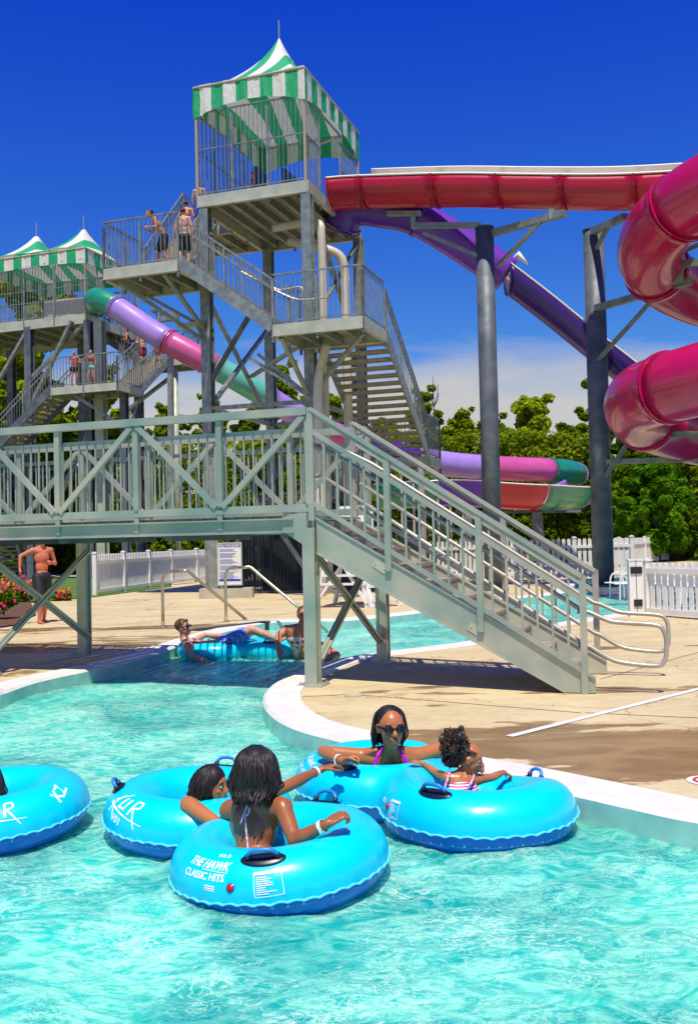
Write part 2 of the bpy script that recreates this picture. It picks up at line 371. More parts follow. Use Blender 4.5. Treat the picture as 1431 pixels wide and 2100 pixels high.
# ---------------------------------------------------------------- plants
def leafmat(name, c1, c2, tr=.5):
    if name in MATS: return MATS[name]
    m = bpy.data.materials.new(name); m.use_nodes = True; n = m.node_tree.nodes; l = m.node_tree.links; n.clear()
    o = n.new('ShaderNodeOutputMaterial'); d = n.new('ShaderNodeBsdfDiffuse'); t = n.new('ShaderNodeBsdfTranslucent'); mx = n.new('ShaderNodeMixShader')
    g = n.new('ShaderNodeNewGeometry'); mi = n.new('ShaderNodeMix'); mi.data_type = 'RGBA'
    tcn = n.new('ShaderNodeTexCoord'); nz = n.new('ShaderNodeTexNoise'); nz.inputs['Scale'].default_value = .55; nz.inputs['Detail'].default_value = 4
    l.new(tcn.outputs['Object'], nz.inputs['Vector'])
    ad = n.new('ShaderNodeMath'); ad.operation = 'MULTIPLY_ADD'; l.new(g.outputs['Random Per Island'], ad.inputs[0]); ad.inputs[1].default_value = .5
    l.new(nz.outputs[0], ad.inputs[2]); mr = n.new('ShaderNodeMapRange'); mr.inputs[1].default_value = .45; mr.inputs[2].default_value = 1.05; l.new(ad.outputs[0], mr.inputs[0])
    l.new(mr.outputs[0], mi.inputs[0]); mi.inputs[6].default_value = (*c1, 1); mi.inputs[7].default_value = (*c2, 1)
    l.new(mi.outputs[2], d.inputs[0]); l.new(mi.outputs[2], t.inputs[0]); mx.inputs[0].default_value = tr
    l.new(d.outputs[0], mx.inputs[1]); l.new(t.outputs[0], mx.inputs[2]); l.new(mx.outputs[0], o.inputs[0]); MATS[name] = m; return m
LEAF = {'lime': leafmat('lime foliage', (.20, .29, .010), (.48, .54, .02)), 'mid': leafmat('green foliage', (.15, .23, .008), (.36, .43, .016)),
        'dark': leafmat('dark foliage', (.065, .125, .006), (.19, .28, .010)), 'maple': leafmat('maple foliage', (.05, .15, .006), (.16, .36, .012))}
BARK = mat('bark', (.10, .075, .05), .9, var=.4, vscale=6, bump=.5, bscale=15)
def leaves_mesh(centers, radii, count, size, squash=.8):
    """leaf-sized quads spread over many clumps, arrays for speed"""
    k = len(centers); cen = np.array(centers); rad = np.array(radii); wts = rad**2; idx = rng.choice(k, count, p=wts/wts.sum())
    d = rng.normal(size=(count, 3)); d /= np.linalg.norm(d, axis=1)[:, None]; rr = rng.uniform(.35, 1.0, count)**.5
    p = cen[idx]+d*(rad[idx]*rr)[:, None]*np.array([1, 1, squash])
    nrm = d*.6+rng.normal(size=(count, 3))*.6+np.array([0, 0, .5]); nrm /= np.linalg.norm(nrm, axis=1)[:, None]
    a = np.cross(nrm, rng.normal(size=(count, 3))); a /= np.linalg.norm(a, axis=1)[:, None]; b = np.cross(nrm, a)
    s = (size*rng.uniform(.5, 1.3, count))[:, None]
    v = np.stack([p-a*s*.5, p+b*s*.32+nrm*s*.08, p+a*s*.55, p-b*s*.32+nrm*s*.08], axis=1).reshape(-1, 3)
    return v
def leaf_obj(name, v, mt, parent):
    org = np.array(base_of(parent)); v = v-org; nv = len(v); me = bpy.data.meshes.new(name); me.vertices.add(nv); me.vertices.foreach_set('co', v.ravel())
    nf = nv//4; me.loops.add(nv); me.loops.foreach_set('vertex_index', np.arange(nv)); me.polygons.add(nf)
    me.polygons.foreach_set('loop_start', np.arange(0, nv, 4)); me.polygons.foreach_set('loop_total', np.full(nf, 4)); me.update(calc_edges=True)
    me.materials.append(mt); o = bpy.data.objects.new(name, me); C.objects.link(o); o.parent = parent; return o
def tree(px, top, Y, wpx, kind, label, base=0.02, n=17000, leaf=.30, group=None, dense=1.0, name='tree'):
    q = Q(px, top, Y); h = q.z; wd = wpx/FOC*Y/2*1.22; x, y = q.x, Y
    root = thing(name, (x, y, 0), label, 'tree', group)
    mb = MB(); zt = h*.45; tr = .018*h+.06; limbs = []
    tp = [(x, y, -.1), (x+random.uniform(-.2,.2), y, zt*.5), (x+random.uniform(-.4,.4), y, zt), (x+random.uniform(-.5,.5), y, h*.8)]
    tp = catmull(tp, 4); mb.pipe(tp, [tr*(1-.85*i/(len(tp)-1)) for i in range(len(tp))], 8)
    cen = []; rad = []
    cb = h*base; nc = 40
    for i in range(nc):
        f = (i+.5)/nc; z = cb+(h-cb)*(.06+.9*f); prof = math.sin(math.pi*min(1, .22+.80*f))**.6 if f > .1 else .75
        a = random.uniform(0, 6.28); rr = wd*prof*random.uniform(.25, .95)*.78
        c_ = Vector((x+math.cos(a)*rr, y+math.sin(a)*rr, z)); cr_ = wd*random.uniform(.24, .40)*(1-.45*f)
        if c_.z+cr_*.8 > h: c_.z = h-cr_*.8
        cen.append(tuple(c_)); rad.append(cr_)
        if i % 3 == 0:
            st = tp[min(len(tp)-1, int(len(tp)*min(.95, c_.z/h*.75)))]; mb.pipe([st, st.lerp(c_, .5)+Vector((0,0,.2)), c_], [tr*.35, tr*.2, .03], 5)
    for i in range(34):      # loose sprays that break the outline
        a = random.uniform(0, 6.28); f = random.uniform(.3, 1); z = cb+(h-cb)*f
        pr = wd*math.sin(math.pi*min(1, .22+.8*f))**.6 if f < .97 else wd*.3
        cen.append((x+math.cos(a)*pr, y+math.sin(a)*pr, min(z, h))); rad.append(wd*random.uniform(.07, .16))
    mb.build('trunk', BARK, root, smooth=True)
    leaf_obj('crown', leaves_mesh(cen, rad, int(n*dense), leaf), LEAF[kind], root)
    return root
# ---------------------------------------------------------------- railings and stairs
def rail_run(mb, p0, p1, h, nb=None, post_every=1.5, top=.045, bal=.018, sp=.12, mid=None, post=.055, low=.09, ends=(True, True), postdrop=.0, ph=None):
    """posts, top rail, bottom rail and balusters from floor point p0 to p1 (sloping allowed)"""
    d = p1-p0; ln = math.hypot(d.x, d.y); k = max(1, round(ln/post_every))
    hd = Vector((d.x, d.y, 0)).normalized()
    for i in range(k+1):
        if (i == 0 and not ends[0]) or (i == k and not ends[1]): continue
        q = p0+d*(i/k); mb.box(q+UP*((h-postdrop)/2-postdrop/2), post, post, h+postdrop, hd)
    mb.bar(p0+UP*h, p1+UP*h, top, top*.8)
    mb.bar(p0+UP*low, p1+UP*low, .035, .03)
    if mid: mb.bar(p0+UP*mid, p1+UP*mid, .035, .03)
    nbb = nb or max(2, int(ln/sp))
    for i in range(1, nbb):
        q = p0+d*(i/nbb); mb.bar(q+UP*low, q+UP*h, bal, bal, up=hd)
def stair(parent, fr_pts, width_vec, n, mats=(None,), name='stair_flight', rails=(True, True), h=1.25, stringer=.3, lo_rail=.1, plate=GALV, sp=.14, tread_t=.045, riser=False):
    """fr_pts = (bottom, top) of the near stringer; width_vec goes to the far stringer"""
    a, b = fr_pts; wv = width_vec; d = b-a; hd = Vector((d.x, d.y, 0)).normalized()
    mb = MB()
    for i in range(n):
        f = (i+1)/n; c_ = a+Vector((d.x, d.y, 0))*((i+.5)/n)+UP*(d.z*f); run = math.hypot(d.x, d.y)/n
        mb.box(c_+wv*.5+UP*(-tread_t/2), wv.length-.03, run*.95, tread_t, wv.normalized())
        mb.box(c_+wv*.5-hd*(run*.45)-UP*.05, wv.length-.03, .025, .10, wv.normalized())
        if riser: mb.box(c_+wv*.5+hd*(run*.46)+UP*(-d.z/n*.5+d.z/n), wv.length-.05, .012, d.z/n*.75, wv.normalized())
    fl = mb.build(name, TREAD, parent)
    for k, off in enumerate((Vector((0,0,0)), wv)):
        m2 = MB(); m2.bar(a+off-UP*.02, b+off-UP*.02, .06, stringer); m2.build('stringer', plate, fl)
        if rails[k]:
            m3 = MB(); rail_run(m3, a+off, b+off, h, sp=sp, top=.05); m3.bar(a+off+UP*(h*.8), b+off+UP*(h*.8), .045, .045)
            m3.build('railing', GALV, fl)
    return fl
def platform(parent, pts, th=.34, joists=6, name='platform'):
    """deck slab with fascia plates and joists beneath; pts ccw"""
    mb = MB(); k = len(pts); up = [p for p in pts]
    mb.add([p-UP*.04 for p in pts]+[p for p in pts], [tuple(range(k))[::-1], tuple(range(k, 2*k))]+[(i, (i+1) % k, k+(i+1) % k, k+i) for i in range(k)])
    o = mb.build(name, TREAD, parent)
    m2 = MB()
    for i in range(k):
        a, b = pts[i], pts[(i+1) % k]; m2.bar(a-UP*(th/2-.02), b-UP*(th/2-.02), .07, th)
        m2.bar(a-UP*(th-.03), b-UP*(th-.03), .14, .025)
    m2.build('fascia', GALVL, o)
    m3 = MB(); a, b, c, d = pts[:4]
    for i in range(1, joists):
        f = i/joists; m3.bar(a.lerp(b, f)-UP*.16, d.lerp(c, f)-UP*.16, .09, .2)
    m3.build('joists', GALV, o)
    return o

# ---------------------------------------------------------------- main slide tower
T = Fr((-1.04, 28))
tower = thing('slide_tower', T(-1.6, 2.4, 0), 'tall galvanised steel slide tower under a pointed green and white striped canopy', 'slide tower')
ZP = 12.0
def column(parent, p, z1, w=.30, z0=0, m=GALV, foot=True):
    mb = MB()
    # wide-flange section: two flanges and a web
    for s in (-1, 1): mb.box(p+AB*s*w*.45+UP*((z0+z1)/2-p.z), w, .03, z1-z0, AR)
    mb.box(p+UP*((z0+z1)/2-p.z), .03, w*.88, z1-z0, AR)
    if foot: mb.box(Vector((p.x, p.y, z0+.02)), w*1.6, w*1.6, .04, AR)
    return mb.build('column', m, parent)
for s_, t_ in ((-3.3, .1), (0, .1), (-3.3, 4.8), (0, 4.8)): column(tower, T(s_, t_, 0), ZP-.3)
for s_, t_, z_ in ((-.1, -1.9, 7.1), (-5.2, .0, 0), (2.1, -1.8, 0)):
    pass
# small landing supports
platform(tower, [T(-3.5,0,ZP), T(0.05,0,ZP), T(.05,4.9,ZP), T(-3.5,4.9,ZP)], .36, 7)
A_Z, C_Z = 9.5, 7.4
platform(tower, [T(-5.5,-2,A_Z), T(-3.1,-2,A_Z), T(-3.1,.2,A_Z), T(-5.5,.2,A_Z)], .32, 4, 'landing')
platform(tower, [T(-.25,-2,C_Z), T(2.3,-2,C_Z), T(2.3,0,C_Z), T(-.25,0,C_Z)], .32, 4, 'landing')
platform(tower, [T(.3,4.6,4.2), T(2.3,4.6,4.2), T(2.3,6.1,4.2), T(.3,6.1,4.2)], .3, 4, 'landing')
platform(tower, [T(-5.5,2.7,ZP), T(-3.55,2.7,ZP), T(-3.55,4.9,ZP), T(-5.5,4.9,ZP)], .3, 3, 'landing')
# flights
stair(tower, (T(-.25,-2,C_Z), T(-3.1,-2,A_Z)), AB*1.15, 11, stringer=.36, plate=GALV)
stair(tower, (T(-5.45,.2,A_Z), T(-5.45,2.7,ZP)), AR*1.25, 13, stringer=.3, riser=True)
stair(tower, (T(.3,4.6,4.2), T(.3,0,C_Z)), AR*2.0, 17, stringer=.34, rails=(False, True), tread_t=.06)
stair(tower, (T(-5.7,5.0,0), T(.3,5.0,4.2)), AB*1.3, 22, stringer=.3)
# cages and railings
def railp(pts, h, parent=tower, mid=None, sp=.13, pe=1.4, **k):
    for a, b in zip(pts[:-1], pts[1:]):
        mb = MB(); rail_run(mb, a, b, h, sp=sp, mid=mid, post_every=pe, top=.05, post=.06, postdrop=.3, **k); mb.build('railing', GALV, parent)
railp([T(-3.5,0,ZP), T(0,0,ZP)], 2.55, mid=1.42)
railp([T(-3.5,0,ZP), T(-3.5,3.5,ZP)], 2.55, mid=1.42)
railp([T(0,0,ZP), T(0,1.2,ZP)], 2.55, mid=1.42)
railp([T(0,3.1,ZP), T(0,4.9,ZP)], 2.3, mid=1.42)
railp([T(-3.5,4.9,ZP), T(0,4.9,ZP)], 1.3)
mb = MB(); mb.bar(T(0,1.2,ZP+2.55), T(0,3.1,ZP+2.55), .05, .05); mb.bar(T(0,1.2,ZP+1.5), T(0,3.1,ZP+2.5), .05, .05); mb.build('slide_entry_frame', GALV, tower)
railp([T(-3.1,-2,A_Z), T(-5.5,-2,A_Z), T(-5.5,.2,A_Z)], 1.38)
railp([T(-4.2,.2,A_Z), T(-3.1,.2,A_Z)], 1.38)
railp([T(-.25,-2,C_Z), T(2.3,-2,C_Z), T(2.3,0,C_Z)], 1.38)
railp([T(-.25,-.85,C_Z), T(-.25,0,C_Z), T(.3,0,C_Z)], 1.38)
railp([T(2.3,4.6,4.2), T(2.3,6.1,4.2), T(.3,6.1,4.2)], 1.38)
railp([T(-5.5,2.7,ZP), T(-5.5,4.9,ZP), T(-3.5,4.9,ZP)], 1.3)
# handrail ends curling over the landing
mb = MB(); mb.pipe(catmull([T(-1.2,-.9,C_Z+1.6), T(-.2,-.9,C_Z+1.02), T(.3,-.9,C_Z+.9), T(.9,-.9,C_Z+.9)], 5), .028, 6)
mb.pipe(catmull([T(-1.2,-1.9,C_Z+1.6), T(-.2,-1.9,C_Z+1.02), T(.1,-1.9,C_Z+.98), T(.55,-1.9,C_Z+.98), T(.55,-1.9,C_Z+.7)], 5), .028, 6); mb.build('handrail', RAILM, tower)
def brace(a, b, w=.13, parent=tower, m=GALV, name='brace'):
    mb = MB(); mb.bar(a, b, w, w*.7); return mb.build(name, m, parent)
brace(T(-5.2,-1.7,A_Z-.3), T(-3.3,0,A_Z-1.9), .13, m=ARMM); brace(T(-3.6,-1.9,A_Z-.3), T(-3.3,0,A_Z-1.6), .12, m=ARMM)
brace(T(-5.3,.1,A_Z-.3), T(-3.3,.1,A_Z-1.5), .13, m=ARMM)
brace(T(0,.1,ZP-.4), T(0,4.8,C_Z+.3), .15); brace(T(0,4.8,ZP-.4), T(0,.1,C_Z+.3), .12)
brace(T(-3.3,.1,5.6), T(-3.3,4.8,9.0), .14); brace(T(-3.3,4.8,5.6), T(-3.3,.1,9.0), .12)
brace(T(-3.3,.1,5.6), T(0,.1,5.6), .16); brace(T(-3.3,4.8,5.6), T(0,4.8,5.6), .16); brace(T(0,.1,5.6), T(0,4.8,5.6), .16); brace(T(-3.3,.1,5.6), T(-3.3,4.8,5.6), .16)
brace(T(0,.1,5.7), T(-1.9,.1,ZP-5.0), .14); brace(T(-1.65,.1,C_Z-.3), T(0,.1,5.7), .12)
brace(T(-3.2,3.0,7.0), T(-.2,-.4,C_Z-.3), .13); brace(T(-1.4,-.9,8.1), T(-3.3,.1,6.3), .13, m=STEELD)
brace(T(0,.1,5.8), T(2.1,-1.4,C_Z-.3), .13, m=ARMM); brace(T(0,-.2,C_Z-1.6), T(-.1,-1.8,C_Z-.3), .12, m=ARMM)
brace(T(-3.3,.1,.3), T(0,.1,5.2), .14, m=STEELD); brace(T(0,.1,.3), T(-3.3,.1,5.2), .14, m=STEELD)
brace(T(0,.1,.3), T(0,4.8,5.2), .14, m=STEELD); brace(T(0,4.8,.3), T(0,.1,5.2), .14, m=STEELD)
# supply pipes beneath the start platform
mb = MB(); mb.pipe(catmull([T(.12,.9,0), T(.12,.9,4), T(.12,.9,8), T(.12,.9,ZP-1.5), T(0,1.0,ZP-.95), T(-.6,1.2,ZP-.8), T(-1.6,1.3,ZP-.8)], 6), .125, 12); mb.build('water_pipe', PVC, tower, smooth=True)
mb = MB(); mb.pipe(catmull([T(.42,2.1,1.5), T(.42,2.1,5), T(.42,2.1,9), T(.42,2.1,9.7), T(.3,2.0,10.3), T(-.3,1.8,10.6), T(-1.3,1.8,10.9)], 6), .14, 12); mb.build('water_pipe', PVC, tower, smooth=True)
mb = MB(); mb.pipe(catmull([T(.38,-.4,0), T(.38,-.4,5.2), T(.45,-.4,6.3), T(.7,-.4,7.1)], 6), .13, 12); mb.build('water_pipe', PVC, tower, smooth=True)
mb = MB(); mb.box(T(-3.75,.0,8.15), .9, .28, .12, AR); mb.pipe([T(-3.6,.0,8.1), T(-3.35,.0,7.6)], .06, 6); mb.build('floodlight', GALVL, tower)
for z_, h_ in ((7.6, .5), (6.7, .35)): mb = MB(); mb.box(T(-.25,4.7,z_), .24, .2, h_, AR); mb.build('junction_box', STEELD, tower)
mb = MB()
for s_, t_ in ((-2.9, 3.4), (-2.1, 3.9)): mb.box(T(s_, t_, ZP+.95), .12, 1.0, 1.9, AR)
mb.build('guard_panel', mat('dark blue steel panel', (.05,.08,.13), .4, .4), tower)

# canopies --------------------------------------------------------------
def striped(name, org, ar, wdt, off=0.0):
    m = bpy.data.materials.new(name); m.use_nodes = True; n = m.node_tree.nodes; l = m.node_tree.links; n.clear()
    o = n.new('ShaderNodeOutputMaterial'); d = n.new('ShaderNodeBsdfPrincipled'); t = n.new('ShaderNodeBsdfTranslucent'); mx = n.new('ShaderNodeMixShader')
    g = n.new('ShaderNodeAttribute'); g.attribute_name = 'stripe'
    fr = n.new('ShaderNodeMath'); fr.operation = 'FRACT'; l.new(g.outputs['Fac'], fr.inputs[0])
    gt = n.new('ShaderNodeMath'); gt.operation = 'GREATER_THAN'; gt.inputs[1].default_value = .5; l.new(fr.outputs[0], gt.inputs[0])
    mi = n.new('ShaderNodeMix'); mi.data_type = 'RGBA'; l.new(gt.outputs[0], mi.inputs[0])
    mi.inputs[6].default_value = (.02, .42, .16, 1); mi.inputs[7].default_value = (.80, .77, .68, 1)
    l.new(mi.outputs[2], d.inputs['Base Color']); l.new(mi.outputs[2], t.inputs[0]); d.inputs['Roughness'].default_value = .6
    nz = n.new('ShaderNodeTexNoise'); nz.inputs['Scale'].default_value = 5; tcn = n.new('ShaderNodeTexCoord'); mp_ = n.new('ShaderNodeMapping'); mp_.inputs['Scale'].default_value = (1.5, 1.5, .6); mp_.inputs['Rotation'].default_value = (0, .7, 0)
    l.new(tcn.outputs['Object'], mp_.inputs[0]); l.new(mp_.outputs[0], nz.inputs['Vector']); bp = n.new('ShaderNodeBump'); bp.inputs['Strength'].default_value = .5; bp.inputs['Distance'].default_value = .08
    l.new(nz.outputs[0], bp.inputs['Height']); l.new(bp.outputs[0], d.inputs['Normal'])
    mx.inputs[0].default_value = .22; l.new(d.outputs[0], mx.inputs[1]); l.new(t.outputs[0], mx.inputs[2]); l.new(mx.outputs[0], o.inputs[0]); return m
CANV = striped('striped canvas', None, None, 1)
def canopy(parent, fr, s0, s1, t0, t1, ze, zpk, peaks, val=.72, stripe=.85, hem=.34):
    """tensioned fabric roof with concave faces, valance and corner poles"""
    nu, nv = 44, 40; vs = []; st = []; fs = []
    def zz(s, t):
        # each peak is a concave cone; edges level
        ds = min(s-s0, s1-s)/((s1-s0)/2); dt = min(t-t0, t1-t)/((t1-t0)/2)
        edge = min(ds*(len(peaks)), dt, 1.0); best = 0
        for ps, pt in peaks:
            hw = (s1-s0)/2/len(peaks); ht = (t1-t0)/2
            rr = max(abs(s-ps)/hw if len(peaks) == 1 or (s-ps)*(1 if ps > (s0+s1)/2 else -1) > 0 else abs(s-ps)/(hw*1.15), abs(t-pt)/ht)
            r2_ = math.hypot((s-ps)/hw, (t-pt)/ht)
            rr = .55*rr+.45*min(1.0, r2_); q = max(0, 1-rr); best = max(best, (.74*q+.26*q**4))
        return ze+(zpk-ze)*best
    for i in range(nu+1):
        for j in range(nv+1):
            s = s0+(s1-s0)*i/nu; t = t0+(t1-t0)*j/nv; vs.append(fr(s, t, zz(s, t))); st.append((s-s0)/stripe+.25)
    for i in range(nu):
        for j in range(nv): fs.append((i*(nv+1)+j, (i+1)*(nv+1)+j, (i+1)*(nv+1)+j+1, i*(nv+1)+j+1))
    # valance round the four sides, lower edge scooped up between the corners
    for (a, b, ln) in (((s0,t0),(s1,t0),s1-s0), ((s1,t0),(s1,t1),t1-t0), ((s1,t1),(s0,t1),s1-s0), ((s0,t1),(s0,t0),t1-t0)):
        k = 40; b0 = len(vs)
        for i in range(k+1):
            f = i/k; s = a[0]+(b[0]-a[0])*f; t = a[1]+(b[1]-a[1])*f; drop = val*(1-hem*math.sin(math.pi*f)**.8)
            wv_ = .03*math.sin(f*37+a[0])+.02*math.sin(f*71)
            o_ = Vector((0,0,0)); q = fr(s, t, ze); cpt = fr((s0+s1)/2, (t0+t1)/2, ze); outw = (q-cpt).normalized()*wv_
            sv = ((s-s0)/stripe+.25) if a[1] == b[1] else ((t-t0)/stripe+.25)
            for z_, kk in ((ze+.0, .0), (ze-drop*.5, 1), (ze-drop, .6)):
                p = fr(s, t, z_)+outw*kk; vs.append(p); st.append(sv)
        for i in range(k):
            for j in range(2): fs.append((b0+i*3+j, b0+(i+1)*3+j, b0+(i+1)*3+j+1, b0+i*3+j+1))
    mb = MB().add(vs, fs); o = mb.build('canopy', CANV, parent, smooth=True)
    at = o.data.attributes.new('stripe', 'FLOAT', 'POINT'); at.data.foreach_set('value', st)
    m2 = MB()
    for s, t in ((s0,t0),(s1,t0),(s1,t1),(s0,t1)): m2.pipe([fr(s+(.05 if s == s0 else -.05), t+(.05 if t == t0 else -.05), ze-3.4), fr(s+(.05 if s == s0 else -.05), t+(.05 if t == t0 else -.05), ze-.05)], .045, 8)
    for a, b in (((s0,t0),(s1,t0)), ((s1,t0),(s1,t1)), ((s1,t1),(s0,t1)), ((s0,t1),(s0,t0))): m2.pipe([fr(*a, ze-.06), fr(*b, ze-.06)], .035, 6)
    m2.build('canopy_frame', mat('canopy frame tube', (.45, .36, .22), .5, .2), o)
    m4 = MB()
    for ps, pt in peaks:
        m4.pipe([fr(ps, pt, zpk-.1), fr(ps, pt, zpk+.55)], .022, 6)
    for s, t in ((s1,t0),): m4.pipe([fr(s-.35, t, ze-.05), fr(s-.35, t, ze+.2)], .015, 5)
    m4.build('finial', RAILM, o)
    return o
canopy(tower, T, -3.55, .05, -.05, 4.95, 15.37, 17.75, [(-1.75, 2.45)], val=1.02, stripe=.80)

# ---------------------------------------------------------------- left tower
T2 = Fr((-12.0, 45))
tw2 = thing('slide_tower', T2(-4, 2.4, 0), 'farther galvanised slide tower with a two-peaked green striped canopy among the trees', 'slide tower')
platform(tw2, [T2(-8.5,0,12.3), T2(0,0,12.3), T2(0,4.6,12.3), T2(-8.5,4.6,12.3)], .45, 8)
platform(tw2, [T2(-.5,-2,8.6), T2(2.9,-2,8.6), T2(2.9,0,8.6), T2(-.5,0,8.6)], .34, 4, 'landing')
platform(tw2, [T2(1.3,2.6,10.4), T2(3.6,2.6,10.4), T2(3.6,4.2,10.4), T2(1.3,4.2,10.4)], .34, 4, 'landing')
platform(tw2, [T2(-6.6,-2,4.9), T2(-5.0,-2,4.9), T2(-5.0,0,4.9), T2(-6.6,0,4.9)], .34, 4, 'landing')
stair(tw2, (T2(1.4,0,8.6), T2(1.4,2.6,10.4)), AR*1.5, 10, riser=True, stringer=.34)
stair(tw2, (T2(-5.0,-2,4.9), T2(-.5,-2,8.6)), AB*1.6, 20, stringer=.36, plate=STEELD)
stair(tw2, (T2(1.3,2.8,10.4), T2(-1.6,2.8,12.3)), AB*1.3, 13, stringer=.3, plate=STEELD)
stair(tw2, (T2(-6.6,2.2,0), T2(-6.6,-.0,4.9)), AR*1.5, 24, stringer=.3)
for s_, t_ in ((-7.6, .1), (-3.2, .1), (.1, .1), (-7.6, 4.4), (-3.2, 4.4), (.1, 4.4)): column(tw2, T2(s_, t_, 0), 12.0, .36, m=STEELD)
column(tw2, T2(.65, .15, 0), 12.0, .42, m=GALVL); column(tw2, T2(2.6, -1.0, 0), 8.3, .3, m=STEELD)
mb = MB(); mb.pipe([T2(3.0,2.9,0), T2(3.0,2.9,10.1)], .15, 10); mb.build('column', GALVL, tw2, smooth=True)
def railp2(pts, h, mid=None): 
    for a, b in zip(pts[:-1], pts[1:]):
        mb = MB(); rail_run(mb, a, b, h, sp=.16, mid=mid, post_every=1.7, top=.06, post=.07, postdrop=.3, bal=.024); mb.build('railing', GALV, tw2)
railp2([T2(-8.5,0,12.3), T2(0,0,12.3), T2(0,1,12.3)], 2.6, 1.4); railp2([T2(-8.5,4.6,12.3), T2(0,4.6,12.3), T2(0,3,12.3)], 2.2, 1.4); railp2([T2(-8.5,0,12.3), T2(-8.5,4.6,12.3)], 2.6, 1.4)
railp2([T2(-.5,-2,8.6), T2(2.9,-2,8.6), T2(2.9,0,8.6)], 1.35); railp2([T2(2.9,2.6,10.4), T2(3.6,2.6,10.4), T2(3.6,4.2,10.4), T2(1.3,4.2,10.4)], 1.35)
railp2([T2(-5,-2,4.9), T2(-6.6,-2,4.9), T2(-6.6,0,4.9)], 1.35)
for a, b in ((T2(-3.2,.1,9.5), T2(.0,.1,12.0)), (T2(-3.2,.1,8.2), T2(-.6,-.2,12.0)), (T2(-7.6,.1,6), T2(-3.2,.1,12)), (T2(.1,.1,3), T2(.1,4.4,9)), (T2(-3.2,.1,1), T2(.1,.1,7)), (T2(2.6,-1,6.8), T2(.4,-1.6,8.3)), (T2(-3.2,4.4,1), T2(.1,4.4,7)), (T2(.1,2.9,8.0), T2(2.8,2.9,9.6))): brace(a, b, .2, tw2, m=GALV)
for z_ in (5.2,): 
    brace(T2(-7.6,.1,z_), T2(.1,.1,z_), .22, tw2, m=STEELD); brace(T2(-7.6,4.4,z_), T2(.1,4.4,z_), .22, tw2, m=STEELD)
mb = MB(); mb.box(T2(-1.4,.9,12.85), 3.0, .08, 1.1, AR); mb.build('guard_panel', mat('cream panel', (.6,.55,.42), .5), tw2)
canopy(tw2, T2, -5.7, .05, -.05, 4.65, 15.45, 17.2, [(-4.2, 2.1), (-1.45, 2.1)], val=.78, stripe=1.0, hem=.2)

# ---------------------------------------------------------------- slides
def glossm(name, c, c2=None): return mat(name, c, .34, coat=.25, var=.15 if not c2 else 0, col2=c2, vscale=1.2)
RED = glossm('red fibreglass', (.46, .002, .025)); PINK = glossm('magenta fibreglass', (.50, .004, .10)); PURP = glossm('purple fibreglass', (.085, .012, .33)); GREEN = glossm('green fibreglass', (.01, .27, .14))
CREAM = mat('cream gelcoat', (.88, .82, .70), .4, var=.05); LILAC = glossm('lilac fibreglass', (.40, .24, .64)); ROSE = glossm('rose fibreglass', (.66, .10, .30))
DPURP = glossm('deep purple fibreglass', (.05, .008, .20)); GREENP = glossm('jade fibreglass', (.14, .50, .36))
def frames(pts):
    out = []; k = len(pts)
    for i in range(k):
        d = (pts[min(i+1, k-1)]-pts[max(i-1, 0)]).normalized(); s = d.cross(UP).normalized(); u = s.cross(d).normalized(); out.append((d, s, u))
    return out
def tube_seg(parent, pts, r, mt, name='tube_section', n=26, flange=True, seam=None):
    fr = frames(pts); vs = []; fs = []; k = len(pts)
    for rr in (r, r-.03):
        for i in range(k):
            d, s, u = fr[i]
            for j in range(n):
                a = 2*math.pi*j/n; vs.append(pts[i]+(s*math.cos(a)+u*math.sin(a))*rr)
    for q in (0, 1):
        b0 = q*k*n
        for i in range(k-1):
            for j in range(n):
                f = (b0+i*n+j, b0+i*n+(j+1) % n, b0+(i+1)*n+(j+1) % n, b0+(i+1)*n+j); fs.append(f if q == 0 else f[::-1])
    for i in (0, k-1):
        for j in range(n): fs.append((i*n+j, i*n+(j+1) % n, k*n+i*n+(j+1) % n, k*n+i*n+j))
    o = MB().add(vs, fs).build(name, mt, parent, smooth=True)
    if flange:
        mb = MB()
        for i in (0,):
            d, s, u = fr[i]
            for dd in (-.05, .05):
                ring = []; 
                for rr in (r, r+.055):
                    for e_ in (-.02, .02):
                        ring.append([pts[i]+d*(dd+e_)+(s*math.cos(2*math.pi*j/n)+u*math.sin(2*math.pi*j/n))*rr for j in range(n)])
                b0 = 0; allv = ring[0]+ring[1]+ring[3]+ring[2]
                fs2 = []
                for q in range(4):
                    for j in range(n): fs2.append((q*n+j, q*n+(j+1) % n, ((q+1) % 4)*n+(j+1) % n, ((q+1) % 4)*n+j))
                mb.add(allv, fs2)
            for j in range(0, n, 1):
                a = 2*math.pi*j/n; mb.ball(pts[i]+d*.075+(s*math.cos(a)+u*math.sin(a))*(r+.03), .014, 6)
        mb.build('flange', mt, o, smooth=False)
    return o
